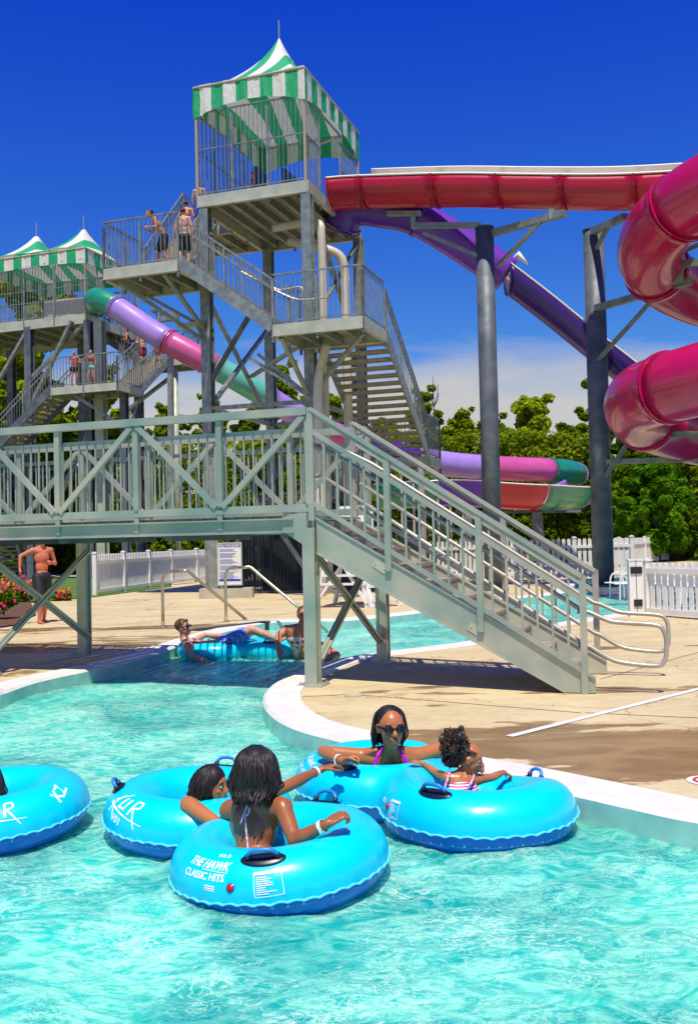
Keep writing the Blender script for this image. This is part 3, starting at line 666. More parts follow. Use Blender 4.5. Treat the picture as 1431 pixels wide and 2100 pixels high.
def flume_seg(parent, pts, r, mo, mi, hl=.0, hr=.0, name='flume_section', rib=True, n=14):
    """open half-round trough; hl/hr raise the left/right walls; outside and inside gelcoat differ"""
    fr = frames(pts); k = len(pts); vs = []; fs = []; mm = []; prof = []
    if hl: prof.append((-r, hl))
    for j in range(n+1):
        a = math.pi+math.pi*j/n; prof.append((math.cos(a)*r, math.sin(a)*r))
    if hr: prof.append((r, hr))
    q = len(prof)
    for i in range(k):
        d, s, u = fr[i]
        for x, z in prof: vs.append(pts[i]+s*x+UP*z)
    for i in range(k):
        d, s, u = fr[i]
        for x, z in prof:
            ll = math.hypot(x, min(z, 0)) or 1; vs.append(pts[i]+s*(x-x/ll*.035)+UP*(z-min(z, 0)/ll*.035))
    for i in range(k-1):
        for j in range(q-1):
            fs.append((i*q+j, (i+1)*q+j, (i+1)*q+j+1, i*q+j+1)); mm.append(0); b0 = k*q
            fs.append((b0+i*q+j, b0+i*q+j+1, b0+(i+1)*q+j+1, b0+(i+1)*q+j)); mm.append(1)
        for j in (0, q-1): fs.append((i*q+j, (i+1)*q+j, k*q+(i+1)*q+j, k*q+i*q+j)); mm.append(1)
    for i in (0, k-1):
        for j in range(q-1): fs.append((i*q+j, i*q+j+1, k*q+i*q+j+1, k*q+i*q+j)); mm.append(0)
    mb = MB(); mb.v = [tuple(v) for v in vs]; mb.f = fs; mb.m = mm; o = mb.build(name, [mo, mi], parent, smooth=True)
    m2 = MB()
    for sd in (0, q-1):      # rolled rim
        m2 = MB(); m2.pipe([Vector(vs[i*q+sd]) for i in range(k)], .03, 6); m2.build('rim', mi, o)
    if rib:
        m3 = MB(); i = 0; d, s, u = fr[0]
        for dd in (-.02, .02): 
            pp = [pts[0]+d*dd+s*x*1.05+UP*(z*1.05 if z < 0 else z) for x, z in prof]; m3.pipe(pp, .014, 5)
        m3.build('flange', mo, o)
    return o
def along(pts, n=10): return catmull(pts, n)
# red open flume from the tower to the helix
rp = [T(.15,1.9,ZP+.32), T(1.2,1.9,12.24), T(4.0,1.75,11.86), T(6.2,1.65,11.48), T(8.6,1.5,11.08), T(10.9,1.3,10.8)]
rp = along(rp, 10)
redf = thing('water_slide', Vector((7.6, 25.5, 0)), 'red open flume with cream inside feeding the magenta spiral tube at the right', 'water slide')
segs = [0, 10, 18, 26, 34, 42, len(rp)-1]
for i in range(len(segs)-1): flume_seg(redf, rp[segs[i]:segs[i+1]+1], .60, RED, CREAM, hl=.80 if i else .36, hr=.20, name='flume_section')
# helix
HC = Vector((11.15, 25.0, 0)); HR = 3.05
HELM = mat('spiral magenta gelcoat', (.52, .003, .075), .32, coat=.45, var=.18, vscale=.9)
def hel(psi):
    a = R(psi); hr_ = HR+.50*max(0, min(1, -psi/300))
    zz_ = [(100, 10.45), (35, 9.72), (0, 9.32), (-60, 8.6), (-180, 7.0), (-290, 5.35), (-330, 5.12), (-365, 5.05), (-420, 4.55), (-540, 3.2)]
    for (p0_, z0_), (p1_, z1_) in zip(zz_[:-1], zz_[1:]):
        if p0_ >= psi >= p1_: z_ = z0_+(z1_-z0_)*(psi-p0_)/(p1_-p0_); break
    else: z_ = 10.45
    return Vector((HC.x-hr_*math.cos(a), HC.y-hr_*math.sin(a), z_))
join = [T(10.9,1.3,10.6), T(12.8,.6,10.75), Vector((14.3,23.2,10.75)), Vector((13.2,22.0,10.6)), hel(95), hel(85)]
tube_seg(redf, along(join, 8), .88, RED)
marks = [85, 22, -38, -98, -158, -218, -278, -338, -398, -458]
for i in range(len(marks)-1):
    k = 12; tube_seg(redf, [hel(marks[i]+(marks[i+1]-marks[i])*j/k) for j in range(k+1)], .86, HELM, n=34)
e0 = hel(-458); tube_seg(redf, along([e0, hel(-500), hel(-530)+Vector((3,1,-1)), Vector((19,33,.8))], 8), .85, PINK)
# purple slide
pp = along([T(.1,2.9,11.5), Q(720,428,30.4), Q(785,431,30.3), Q(850,445,30.2), Q(920,484,30.2), Q(980,523,30.2), Q(1040,564,30.2), Q(1120,625,30.2), Q(1200,690,30.2), Q(1280,755,30.2), Q(1380,835,30.3), Q(1500,905,30.6), Q(1700,960,32)], 8)
purp = thing('water_slide', Vector((6, 29.5, 0)), 'purple slide dropping from tube to open flume behind the round columns', 'water slide')
tube_seg(purp, pp[0:26], .55, PURP); tube_seg(purp, pp[25:49], .55, glossm('violet fibreglass', (.17, .04, .46)))
flume_seg(purp, pp[48:69], .62, DPURP, CREAM, hl=.34, hr=.20); flume_seg(purp, pp[68:], .62, DPURP, CREAM, hl=.34, hr=.20)
# cream deflector shell at the tube mouth
mb = MB(); c0 = pp[49]; mb.pipe([c0+UP*.55+AR*.0, c0+UP*.72+AR*.22, c0+UP*.38+AR*.5], [.05, .11, .03], 8); mb.build('tube_mouth_hood', CREAM, purp, smooth=True)
# left tower slide: colours change along one long tube that loops back at the right
q = lambda x, y, Y: Q(x, y, Y)
lp = along([T2(-.2,1.2,13.0), q(200,614,43.2), q(240,632,42.5), q(292,667,42), q(345,700,41.5), q(430,746,41.5), q(520,797,42), q(610,852,43), q(700,895,44), q(800,930,45), q(905,950,46), q(985,958,47), q(1060,962,48), q(1125,964,49.5), q(1168,967,51.5), q(1180,975,54), q(1140,985,56)], 6)
lts = thing('water_slide', Vector((2, 44, 0)), 'long green, lilac and pink tube slide running down from the farther tower and back round', 'water slide')
cols = [(0, 12, GREEN), (12, 24, LILAC), (24, 31, ROSE), (31, 38, GREENP), (38, 43, LILAC), (43, 51, ROSE), (51, 57, PURP), (57, 66, LILAC), (66, 78, ROSE), (78, 88, GREEN), (88, 96, LILAC)]
for a, b, m_ in cols: 
    a, b = min(a, len(lp)-2), min(b, len(lp)-1)
    if b > a: tube_seg(lts, lp[a:b+1], .52 if a < 50 else .60, m_, n=20)
# lower return: open flume sections coming back to the left, with pale rim
lr = along([q(1205,985,50), q(1172,1000,46), q(1100,998,43), q(1020,994,42), q(940,988,41.5), q(860,990,41.5), q(780,996,42)], 7)
k = len(lr)
for a, b, m_, mi_ in ((0, 7, LILAC, LILAC), (7, 15, GREEN, CREAM), (15, 23, RED, CREAM), (23, 32, PURP, LILAC), (32, k-1, GREEN, LILAC)): flume_seg(lts, lr[a:b+1], 1.05, m_, mi_, hl=.0, hr=.12)
mb = MB(); mb.bar(q(880,1052,43), q(1190,1048,43.5), .14, .12); mb.bar(q(1100,1050,43), q(1105,1110,43), .4, .4); mb.bar(q(900,1050,43), q(902,1110,43), .3, .3); mb.build('support_frame', STEELD, lts)
mb = MB(); mb.bar(q(350,720,41.6), q(352,1110,41.6), .2, .2); 
mb.build('support_post', GALV, lts)
for (x, y) in ((700,905),(960,985),): mb = MB(); mb.bar(q(x,y,45.5), q(x+2,1175,45.5), .3, .3); mb.build('support_post', GALV, lts)
mb = MB(); mb.box(q(345,655,42.5)+UP*.1, 1.0, .3, .35, AR); mb.ball(q(318,636,42.5), .16, 8); mb.ball(q(334,640,42.5), .16, 8); mb.build('lamp', GALV, lts)

# round support columns with their arms
def round_col(name, base, top, r, label):
    o = thing(name, base, label, 'column', 'round columns carrying the slides')
    mb = MB(); mb.pipe([base, base+UP*(top*.5), base+UP*top], r, 28); mb.build('shaft', STEELD, o, smooth=True)
    mb = MB(); mb.pipe([base+UP*(top-.0), base+UP*(top+.03)], r+.02, 28); mb.pipe([base, base+UP*.06], r*1.6, 24); mb.build('end_plate', STEELD, o)
    return o
c1 = round_col('support_column', Vector((4.17, 28.5, 0)), 10.65, .27, 'round dark column between the tower and the second column, under the red flume')
c2 = round_col('support_column', Vector((7.58, 29.3, 0)), 10.75, .31, 'round dark column nearest the magenta spiral, standing in the splash pool')
def arm(parent, a, b, w=.16, br=None):
    mb = MB(); mb.bar(a, b, w, w*.9)
    if br: mb.bar(br[0], br[1], .10, .10); 
    mb.build('arm', ARMM, parent)
arm(c1, Q(1010,478,28.4), Q(1157,437,26.3), .2, (Q(1020,545,28.4), Q(1108,455,26.9)))
arm(c1, Q(985,462,28.4), Q(850,463,29.2), .17, (Q(985,527,28.4), Q(868,478,29.2)))
arm(c1, Q(849,468,29.2), Q(847,436,29.2), .16); arm(c1, Q(862,438,29.0), Q(795,438,29.5), .15)
arm(c1, Q(1130,430,26.6), Q(1131,450,26.6), .16)
arm(c2, Q(1215,475,29.0), Q(1282,444,27.4), .2, (Q(1222,510,29.0), Q(1248,462,28.2)))
arm(c2, Q(1222,632,29.0), Q(1415,577,26.0), .2, (Q(1226,738,29.0), Q(1350,600,27.0)))
arm(c2, Q(1344,588,27.0), Q(1346,615,27.0), .18); arm(c2, Q(1378,548,26.4), Q(1380,586,26.4), .6)
arm(c2, Q(1290,548,27.0), Q(1620,528,24.0), .2, (Q(1620,420,25.2), Q(1390,520,26.0)))
arm(c2, Q(1262,893,28.0), Q(1620,887,24.5), .18, (Q(1232,990,29.2), Q(1292,900,28)))
arm(c2, Q(1225,948,29.2), Q(1620,935,27), .17)
arm(c2, Q(1620,760,27), Q(1330,925,28.2), .17)
hp = round_col('support_column', Vector((11.6, 25.2, 0)), 10.3, .3, 'round column at the hub of the magenta spiral')
# ---------------------------------------------------------------- footbridge with stair
NF = Vector((-.43, 10.74, 0)); U = -AR; 
B = Fr((-.43, 10.74))            # s along the stair direction (+), bridge on -s; t away
BW = 2.1
br = thing('footbridge', NF.copy(), 'weathered aluminium footbridge over the river with a stair down to the island deck', 'footbridge')
# columns: two bents with X braces
def bcol(p, z=1.70, m=BRIDGE):
    mb = MB(); mb.box(p+UP*z/2, .085, .14, z, AR, mi=0)
    for s in (-1, 1): mb.box(p+AR*s*.0+AB*s*.07+UP*z/2, .14, .018, z, AR)
    mb.box(p+UP*.012, .28, .28, .024, AR)
    for sx_ in (-1, 1):
        for sy_ in (-1, 1): mb.pipe([p+AR*sx_*.11+AB*sy_*.11+UP*.02, p+AR*sx_*.11+AB*sy_*.11+UP*.05], .012, 6)
    return mb.build('column', m, br)
for s_ in (0.0, -4.35):
    bcol(B(s_, .0, 0)); bcol(B(s_+(.16 if s_ == 0 else .0), BW, 0), 1.75)
    for a, b in (((.08, 1.45), (BW-.1, .28)), ((.08, .28), (BW-.1, 1.5))):
        mb = MB(); o_ = .16*a[0]/BW if s_ == 0 else 0; mb.bar(B(s_+.02+(0 if a[1] > 1 else .03), a[0], a[1]), B(s_+.14, b[0], b[1]), .09, .035, up=AR); mb.bar(B(s_+.02+(0 if a[1] > 1 else .03), a[0], a[1]), B(s_+.14, b[0], b[1]), .03, .09, up=AR); mb.build('brace', BRIDGE, br)
SL = -13.0
# longitudinal beams and deck
for t_ in (0, BW):
    mb = MB(); mb.bar(B(-.18, t_, 1.83-.07), B(SL, t_, 1.83-.07), .03, .14, up=UP)
    mb.bar(B(-.18, t_, 1.835), B(SL, t_, 1.835), .13, .018); mb.bar(B(-.18, t_, 1.69), B(SL, t_, 1.69), .13, .022)
    mb.build('deck_beam', BRIDGE, br)
mb = MB(); mb.hexa([B(-.32,-.03,1.70), B(.06,-.03,1.46), B(.06,.03,1.46), B(-.32,.03,1.70), B(-.32,-.03,1.86), B(.06,-.03,1.93), B(.06,.03,1.93), B(-.32,.03,1.86)]); mb.build('gusset_plate', BRIDGE, br)
mb = MB()
k = 0
s_ = -.1
while s_ > SL: mb.box(B(s_-.1, BW/2, 1.86), .19, BW-.05, .03, AR); s_ -= .2
mb.build('walkway', mat('walkway plank', (.34, .30, .22), .6, .2, var=.3, vscale=6), br)
mb = MB()
for s_ in np.arange(-.3, SL, -1.45): mb.bar(B(s_, -.02, 1.66), B(s_, BW+.02, 1.66), .09, .08)
mb.build('cross_beams', STEELD, br)
# side trusses
ZB, ZT = 1.95, 3.02
for t_ in (0, BW):
    bot = MB(); bot.bar(B(0, t_, ZB), B(SL, t_, ZB), .07, .085); bot.build('bottom_chord', BRIDGE, br)
    tp = MB(); tp.bar(B(.0, t_-.02, ZT), B(SL, t_-.02, ZT), .09, .085); tp.build('top_chord', BRIDGE, br)
    md = MB(); md.bar(B(0, t_+.06, ZT-.20), B(SL, t_+.06, ZT-.20), .04, .05); md.build('handrail', BRIDGE, br)
    bal = MB()
    for s_ in np.arange(-.11, SL, -.115): bal.bar(B(s_, t_+.04, ZB), B(s_, t_+.04, ZT-.2), .017, .017, up=AR)
    bal.build('balusters', BRIDGE, br)
    pan = 1.085; s_ = 0.0; i = 0
    while s_ > SL:
        p = MB(); p.box(B(s_, t_, (ZB+ZT)/2), .07, .07, ZT-ZB, AR); p.box(B(s_, t_-.0, ZB-.12), .06, .06, .2, AR); p.build('post', BRIDGE, br)
        if s_ < -.1 or True:
            d = MB()
            a, b = (B(s_-.04, t_-.03, ZT-.05), B(s_-pan+.04, t_-.03, ZB+.04)) if i % 2 == 0 else (B(s_-.04, t_-.03, ZB+.04), B(s_-pan+.04, t_-.03, ZT-.05))
            d.bar(a, b, .05, .065); d.build('truss_diagonal', BRIDGE, br)
        s_ -= pan; i += 1
# the stair
NT = 10; RUN = 2.85; H0 = 1.87; SW = 1.40
st = MB(); 
def sp_(f, t, dz=0): return B(.08+RUN*f, t, H0*(1-f)+dz)
stairo = None
mb = MB()
for t_ in (0, SW):
    pass
mb.hexa([sp_(0,-.03,-.42), sp_(1,-.03,-.02)+AR*-.28, sp_(1,.02,-.02)+AR*-.28, sp_(0,.02,-.42), sp_(0,-.03,-.02), sp_(1,-.03,.10)+AR*.08, sp_(1,.02,.10)+AR*.08, sp_(0,.02,-.02)])
def stringer(t_):
    mb = MB(); th = .018
    prof = [(0.0, H0-.04), (0.0, H0-.42), (RUN-.22, .01), (RUN+.08, .01), (RUN+.08, .15)]
    k = len(prof); vs = [B(.08+s, t_-th, z) for s, z in prof]+[B(.08+s, t_+th, z) for s, z in prof]
    mb.add(vs, [tuple(range(k)), tuple(range(k, 2*k))[::-1]]+[(i, k+i, k+(i+1) % k, (i+1) % k) for i in range(k)])
    mb.bar(B(.08, t_, H0-.035), B(.08+RUN+.08, t_, .155), .075, .018); mb.bar(B(.08, t_, H0-.42), B(.08+RUN-.22, t_, .012), .075, .016)
    return mb.build('stringer', BRIDGE if t_ == 0 else GALVL, fl)
fl = MB(); fl.box(B(.0, SW/2, H0-.02), .16, SW, .03, AR); fl = fl.build('stair', BRIDGE, br)
stringer(0); stringer(SW)
for s_ in (.72, 1.74):
    f = s_/RUN; mb = MB(); mb.bar(B(.08+s_-.07, -.024, H0*(1-f)-.10+.045), B(.08+s_+.07, -.024, H0*(1-f)-.10-.045), .006, .09)
    for dx in (-.05, .05): mb.ball(B(.08+s_+dx, -.03, H0*(1-f)-.10-dx*.6), .009, 6)
    mb.build('splice_plate', GALVL, fl)
for i in range(NT-1):
    f = (i+1)/NT; z = H0*(1-f); s = .08+RUN*(i+.5)/NT+.10
    mb = MB(); mb.box(B(s, SW/2, z-.02), .30, SW-.05, .035, AR); mb.box(B(s+.13, SW/2, z-.035), .02, SW-.05, .07, AR); mb.box(B(s-.14, SW/2, z+.05), .012, SW-.05, .13, AR)
    for tt in (.03, SW-.03): mb.bar(B(s-.11, tt, z-.04), B(s+.12, tt, z-.11), .03, .03)
    mb.build('tread', TREAD, fl)
for t_, nm in ((0, 0), (SW, 1)):
    off = -.03 if t_ == 0 else .03
    for f in (0.0, .30, .64, 1.0):
        p = MB(); s = .04+(RUN+.02)*f; z0 = H0*(1-f)-.06 if f < 1 else 0.0
        p.box(B(s, t_+off, (z0+H0*(1-f)+1.18)/2), .065, .065, H0*(1-f)+1.18-z0, AR); p.build('post', BRIDGE if nm == 0 else RAILM, fl)
    top = MB(); a, b = B(.04, t_+off, H0+1.17), B(.04+RUN+.02, t_+off, 1.17); top.bar(a, b, .085, .04); top.bar(a-UP*.03, b-UP*.03, .02, .06)
    top.build('top_rail', BRIDGE if nm == 0 else GALVL, fl)
    r2_ = MB(); a, b = B(.04, t_+off, H0+.93), B(.04+RUN+.02, t_+off, .93); r2_.bar(a, b, .045, .05); a, b = B(.04, t_+off, H0+.14), B(.04+RUN+.02, t_+off, .14+.08); r2_.bar(a, b, .045, .045)
    r2_.build('rail', BRIDGE if nm == 0 else GALVL, fl)
    bl = MB()
    for i in range(1, 19):
        f = i/19
        if min(abs(f-.30), abs(f-.64)) < .02: continue
        bl.bar(B(.04+(RUN+.02)*f, t_+off, H0*(1-f)+.16), B(.04+(RUN+.02)*f, t_+off, H0*(1-f)+.93), .022, .022, up=AR)
    bl.build('balusters', BRIDGE if nm == 0 else GALVL, fl)
    # two round handrails on the inside that loop out beyond the bottom post
    ins = .10 if t_ == 0 else -.10
    hr = MB(); hr.pipe([B(-.12, t_+ins, H0+.80), B(.0, t_+ins, H0+.80), B(.12, t_+ins, H0+.74)]+[B(.04+RUN*f, t_+ins, H0*(1-f)+.82) for f in (.1, .5, .9, 1.0)]
        + catmull([B(.12+RUN, t_+ins, .80), B(.30+RUN, t_+ins, .72), B(.45+RUN, t_+ins, .70), B(.74+RUN, t_+ins, .68), B(.82+RUN, t_+ins, .62), B(.84+RUN, t_+ins, .48), B(.82+RUN, t_+ins, .34), B(.74+RUN, t_+ins, .28), B(.45+RUN, t_+ins, .30), B(.30+RUN, t_+ins, .34), B(.10+RUN, t_+ins, .46)], 5)
        + [B(.04+RUN*f, t_+ins, H0*(1-f)+.48) for f in (1.0, .5, .04)], .024, 10)
    hr.build('handrail', RAILM, fl, smooth=True)
    dk = MB()
    for f in (.02, .30, .64, .99):
        for dz in (.82, .48): dk.bar(B(.04+RUN*f, t_+off, H0*(1-f)+dz-.03), B(.04+RUN*f, t_+ins, H0*(1-f)+dz), .02, .02)
    dk.build('handrail_bracket', STEELD, fl)

# ---------------------------------------------------------------- pool handrails, sign, chair, fences
def deck_rail(pts, label):
    mb = MB(); mb.pipe(pts, .028, 10); o = mb.build('handrail', SHIN, smooth=True)
    tag(o, label, 'handrail', 'handrails at the pool steps'); return o
def grab(x0, ybase, ytop, x1, x2, y2, Y, label):
    base = G(x0, ybase); Y = base.y; a = Q(x0, ytop+28, Y); z = Q(x0, ytop, Y).z
    p0 = Vector((base.x, base.y, 0)); r = .16
    t1 = Vector((base.x, Y, z-r)); t2 = Vector((base.x+r*.35, Y-.02, z-r*.3)); t3 = Vector((base.x+r, Y-.05, z)); 
    e1 = Q(x1, ytop-2, Y-.2); e1.z = z; end = G(x2, y2, -.15)
    pts = [p0, p0.lerp(t1, .5)]+catmull([t1, t2, t3], 4)+catmull([t3.lerp(e1, .5), e1-Vector((.12,0,0)), e1, e1.lerp(end, .12)], 4)+[e1.lerp(end, .5), end]
    mb = MB(); mb.pipe(pts, .030, 10); o = mb.build('handrail', SHIN, smooth=True, loc=p0)
    m2 = MB(); m2.pipe([p0, p0+UP*.02], .07, 14); m2.build('base_flange', SHIN, o)
    return tag(o, label, 'handrail', 'handrails at the pool steps')
grab(335, 1287, 1172, 385, 520, 1283, 18, 'left pool-step handrail sloping down behind the reclining man')
grab(464, 1276, 1164, 514, 672, 1296, 18, 'pool-step handrail in front of the white sign board')
mb = MB(); a, b = G(400,1294), G(547,1276); d = (b-a).normalized(); s = Vector((-d.y, d.x, 0))
mb.hexa([a-s*.1-UP*.3, b-s*.1-UP*.3, b+s*.12-UP*.3, a+s*.12-UP*.3, a-s*.1+UP*.025, b-s*.1+UP*.025, b+s*.12+UP*.025, a+s*.12+UP*.025]); tag(mb.build('pool_step_edge', mat('black tile', (.02,.022,.02), .4)), kind='structure')

# sign board on a steel post with a concrete block
sp0 = G(470,1227); SY = sp0.y; sg = thing('sign_board', sp0, 'white rules board with blue heading bolted to a steel column', 'sign')
tl = Q(446,1114,SY); brr = Q(496.5,1199,SY); sw = brr.x-tl.x; sh = tl.z-brr.z; cx_ = (tl.x+brr.x)/2; cz_ = (tl.z+brr.z)/2
mb = MB(); mb.box((cx_, SY, cz_), sw, .04, sh); mb.build('panel', mat('sign white', (.72,.70,.60), .5), sg)
mb = MB()
for x_ in (cx_-sw/2, cx_+sw/2): mb.box((x_, SY-.005, cz_), .03, .06, sh+.03)
for z_ in (cz_-sh/2, cz_+sh/2): mb.box((cx_, SY-.008, z_), sw+.02, .06, .03)
mb.build('frame', GALVL, sg)
BLUE = mat('sign blue', (.01,.05,.42), .5); GREY = mat('sign print', (.22,.23,.42), .6)
mb = MB()
zt = cz_+sh/2
for i in range(30):
    z_ = zt-sh*(.15+i*.0245); x0 = cx_-sw*.42; x1 = cx_+sw*random.uniform(.1,.42)
    if i in (3, 9, 15, 21): continue
    mb.box(((x0+x1)/2, SY-.022, z_), x1-x0, .006, .013)
mb.build('printed_lines', GREY, sg)
mb = MB(); mb.box((cx_, SY-.022, cz_-sh*.385), sw*.9, .006, sh*.05); mb.build('blue_band', BLUE, sg)
mb = MB(); mb.box((sp0.x-.42*1, SY+.15, 2.0), .28, .28, 4.0); mb.build('post', GALV, sg)
mb = MB(); mb.box((sp0.x-.08, SY+.2, .14), 1.5, .6, .28); mb.build('concrete_base', mat('concrete block', (.5,.43,.3), .8, var=.2), sg)
def text_mesh(body, size):
    cu = bpy.data.curves.new('text', 'FONT'); cu.body = body; cu.size = size; cu.align_x = 'CENTER'; cu.align_y = 'CENTER'; cu.offset = size*.022
    o = bpy.data.objects.new('text', cu); me = o.to_mesh(); vs = [v.co.copy() for v in me.vertices]; fs = [tuple(p.vertices) for p in me.polygons]
    o.to_mesh_clear(); bpy.data.objects.remove(o); bpy.data.curves.remove(cu); return vs, fs
vs, fs = text_mesh('WATERSLIDE RULES', sw*.105); mb = MB(); mb.add([(cx_+v.x*1.0, SY-.026, cz_+sh*.42+v.y*1.25) for v in vs], fs); mb.build('lettering', BLUE, sg)

# white picket fences
def picket(name, a, b, h, label, posts=2.4, sp=.13, pw=.075, postw=.13, group='white picket fences', m=WHITE, rails=(.82, .12), skip_end=False, capz=.04, low_wall=None):
    d = b-a; ln = d.length; d.normalize(); nrm = Vector((-d.y, d.x, 0)); o = thing(name, a, label, 'fence', group)
    mb = MB(); n_ = int(ln/sp)
    for i in range(n_+1):
        q = a+d*(ln*i/n_); mb.box(q+UP*(h*.52), pw, .022, h*.93, d)
        mb.add([q-d*pw/2+UP*h*.985-nrm*.011, q+d*pw/2+UP*h*.985-nrm*.011, q+d*pw*.25+UP*(h*1.02)-nrm*.011, q-d*pw*.25+UP*(h*1.02)-nrm*.011, q-d*pw/2+UP*h*.985+nrm*.011, q+d*pw/2+UP*h*.985+nrm*.011, q+d*pw*.25+UP*(h*1.02)+nrm*.011, q-d*pw*.25+UP*(h*1.02)+nrm*.011], [(0,1,2,3),(7,6,5,4),(3,2,6,7),(1,5,6,2),(0,3,7,4)])
    mb.build('pickets', m, o)
    for r_ in rails: mb = MB(); mb.bar(a+UP*h*r_-nrm*.035, b+UP*h*r_-nrm*.035, .045, .10); mb.build('rail', m, o)
    k = max(1, round(ln/posts))
    for i in range(k+1):
        q = a+d*(ln*i/k); mb = MB(); mb.box(q+UP*(h+capz)/2, postw, postw, h+capz, d); mb.box(q+UP*(h+capz+.02), postw*1.25, postw*1.25, .035, d); mb.box(q+UP*(h+capz+.05), postw*.8, postw*.8, .03, d); mb.build('post', m, o)
    return o
picket('picket_fence', G(196,1222), G(352,1200), 1.27, 'white picket fence along the lawn left of the sign', posts=2.6)
picket('picket_fence', G(352,1200), G(450,1188), 1.27, 'white picket fence continuing into the shade behind the tower stair', posts=2.6)
picket('picket_fence', G(520,1190), G(720,1188), 1.3, 'white picket fence in shade behind the lifeguard chair')
picket('picket_fence', G(740,1190), G(1060,1188), 1.4, 'white picket fence seen through the stair balusters', sp=.17, pw=.11)
picket('picket_fence', G(1060,1192), G(1296,1186), 1.4, 'white picket fence behind the second round column at the splash pool', sp=.18, pw=.12)
picket('picket_fence', G(1240,1166), G(1368,1150), 1.3, 'far white picket fence ending at a post by the sunbeds', sp=.2, pw=.1)
fr_ = picket('picket_fence', G(1326,1262), G(1620,1286), 1.0, 'near white picket fence and gate at the right edge', sp=.155, pw=.10, posts=3.2, rails=(.86, .10))
for q_, dz in ((G(1304,1264), 1.06),):
    for dx in (-.07, .07):
        mb = MB(); mb.box(q_+Vector((dx,0,dz/2)), .125, .14, dz); mb.box(q_+Vector((dx,0,dz+.015)), .15, .16, .03); mb.build('gate_post', WHITE, fr_)
    for dx, dz2, w_ in ((0, .88, .22), (.02, .26, .16)): mb = MB(); mb.box(q_+Vector((dx,-.08,dz2)), w_, .03, .13); mb.build('hinge', DARK, fr_)

# lifeguard chair
LG = G(730,1246); lg = thing('lifeguard_chair', LG, 'tall white wooden lifeguard chair with side ladder under the stair', 'lifeguard chair')
L_ = Fr((LG.x, LG.y))
def bars(name, segs_, w, parent, m=WHITE, h=None):
    mb = MB()
    for a, b in segs_: mb.bar(a, b, w, h or w*.6)
    return mb.build(name, m, parent)
bars('leg', [(L_(-.95,-.1,0), L_(-.55,.0,1.9))], .1, lg); bars('leg', [(L_(.30,-.1,0), L_(.0,.0,1.9))], .1, lg); bars('leg', [(L_(-.95,1.2,0), L_(-.55,1.0,1.9))], .1, lg); bars('leg', [(L_(.30,1.2,0), L_(.0,1.0,1.9))], .1, lg)
bars('ladder', [(L_(.42,-.1,0), L_(.02,.1,1.45)), (L_(.92,.55,0), L_(.45,.65,1.45))]+[(L_(.42-.4*f,-.1+.2*f,1.45*f), L_(.92-.47*f,.55+.1*f,1.45*f)) for f in (.12, .34, .56, .8)], .12, lg)
bars('cross_brace', [(L_(-.95,-.12,.1), L_(.05,-.02,1.5)), (L_(.3,-.12,.1), L_(-.6,-.02,1.5)), (L_(-.9,-.1,.55), L_(.3,-.1,.55)), (L_(-.8,-.1,1.1), L_(.1,-.1,1.1)), (L_(-.95,1.2,.2), L_(.3,1.2,.2)), (L_(-.9,0,.35), L_(-.9,1.1,.35))], .09, lg)
mb = MB(); mb.box(L_(-.3,.5,1.55), .95, .95, .06, AR); mb.build('seat', WHITE, lg); mb = MB(); mb.box(L_(-.3,.98,2.0), .9, .06, .8, AR); mb.build('backrest', WHITE, lg)
mb = MB(); mb.box(L_(-.75,.4,1.85), .08, .8, .05, AR); mb.box(L_(.15,.4,1.85), .08, .8, .05, AR); mb.build('armrest', WHITE, lg)
mb = MB(); mb.box(L_(-.3,.0,.75), .95, .35, .05, AR); mb.build('footrest', WHITE, lg)
rb = MB(); c_ = Q(686,1132,LG.y-.1); rb.cap(c_-AR*.1+UP*.06, .08, c_+AR*.12-UP*.04, .085, 14); tag(rb.build('rescue_buoy', mat('red plastic', (.6,.01,.012), .3), smooth=True), 'red rescue buoy hanging on the white lifeguard chair', 'rescue buoy')

# sunbeds behind the right-hand fence
def lounger(p, a, label):
    o = thing('sunbed', p, label, 'sunbed', 'white sunbeds behind the near fence'); f = Fr(p, Vector((math.cos(a), math.sin(a), 0)), Vector((-math.sin(a), math.cos(a), 0)))
    mb = MB()
    for t_ in (0, .65):
        mb.pipe([f(-.9,t_,.38), f(.3,t_,.38)], .02, 6); mb.pipe([f(.3,t_,.38), f(.85,t_,.75)], .02, 6)
        for s_ in (-.6, .25): mb.pipe(catmull([f(s_-.18,t_,0), f(s_-.15,t_,.5), f(s_,t_,.62), f(s_+.15,t_,.5), f(s_+.18,t_,0)], 4), .02, 6)
    mb.build('frame', WHITE, o)
    mb = MB()
    for i in range(12): s_ = -.88+i*.1; mb.box(f(s_, .325, .385), .075, .65, .012, f.r)
    mb.build('seat', WHITE, o); mb = MB()
    for i in range(5): mb.box(f(.36+i*.1, .325, .43+i*.066), .075, .65, .012, f.r)
    mb.build('backrest', WHITE, o)
lounger(G(1335,1228), .1, 'white sunbed just right of the near gate post'); lounger(G(1395,1230), .05, 'white sunbed in the middle behind the near fence'); lounger(G(1465,1236), .1, 'white sunbed at the right edge behind the near fence')
lounger(G(1398,1132), 0, 'white sunbed with a red towel on the far lawn')
mb = MB(); mb.box(G(1403,1132)+UP*.5, 1.0, .5, .1, AR); tag(mb.build('towel', mat('red cloth', (.55,.01,.03), .8)), 'red towel lying on the far sunbed', 'towel')
mb = MB(); p_ = G(1370,1148); mb.box(p_+UP*1.0, .35, .3, 2.0); o = mb.build('gate_pillar', mat('pale pillar', (.6,.58,.44), .7)); tag(o, 'pale pillar beside the far picket fence', 'pillar')

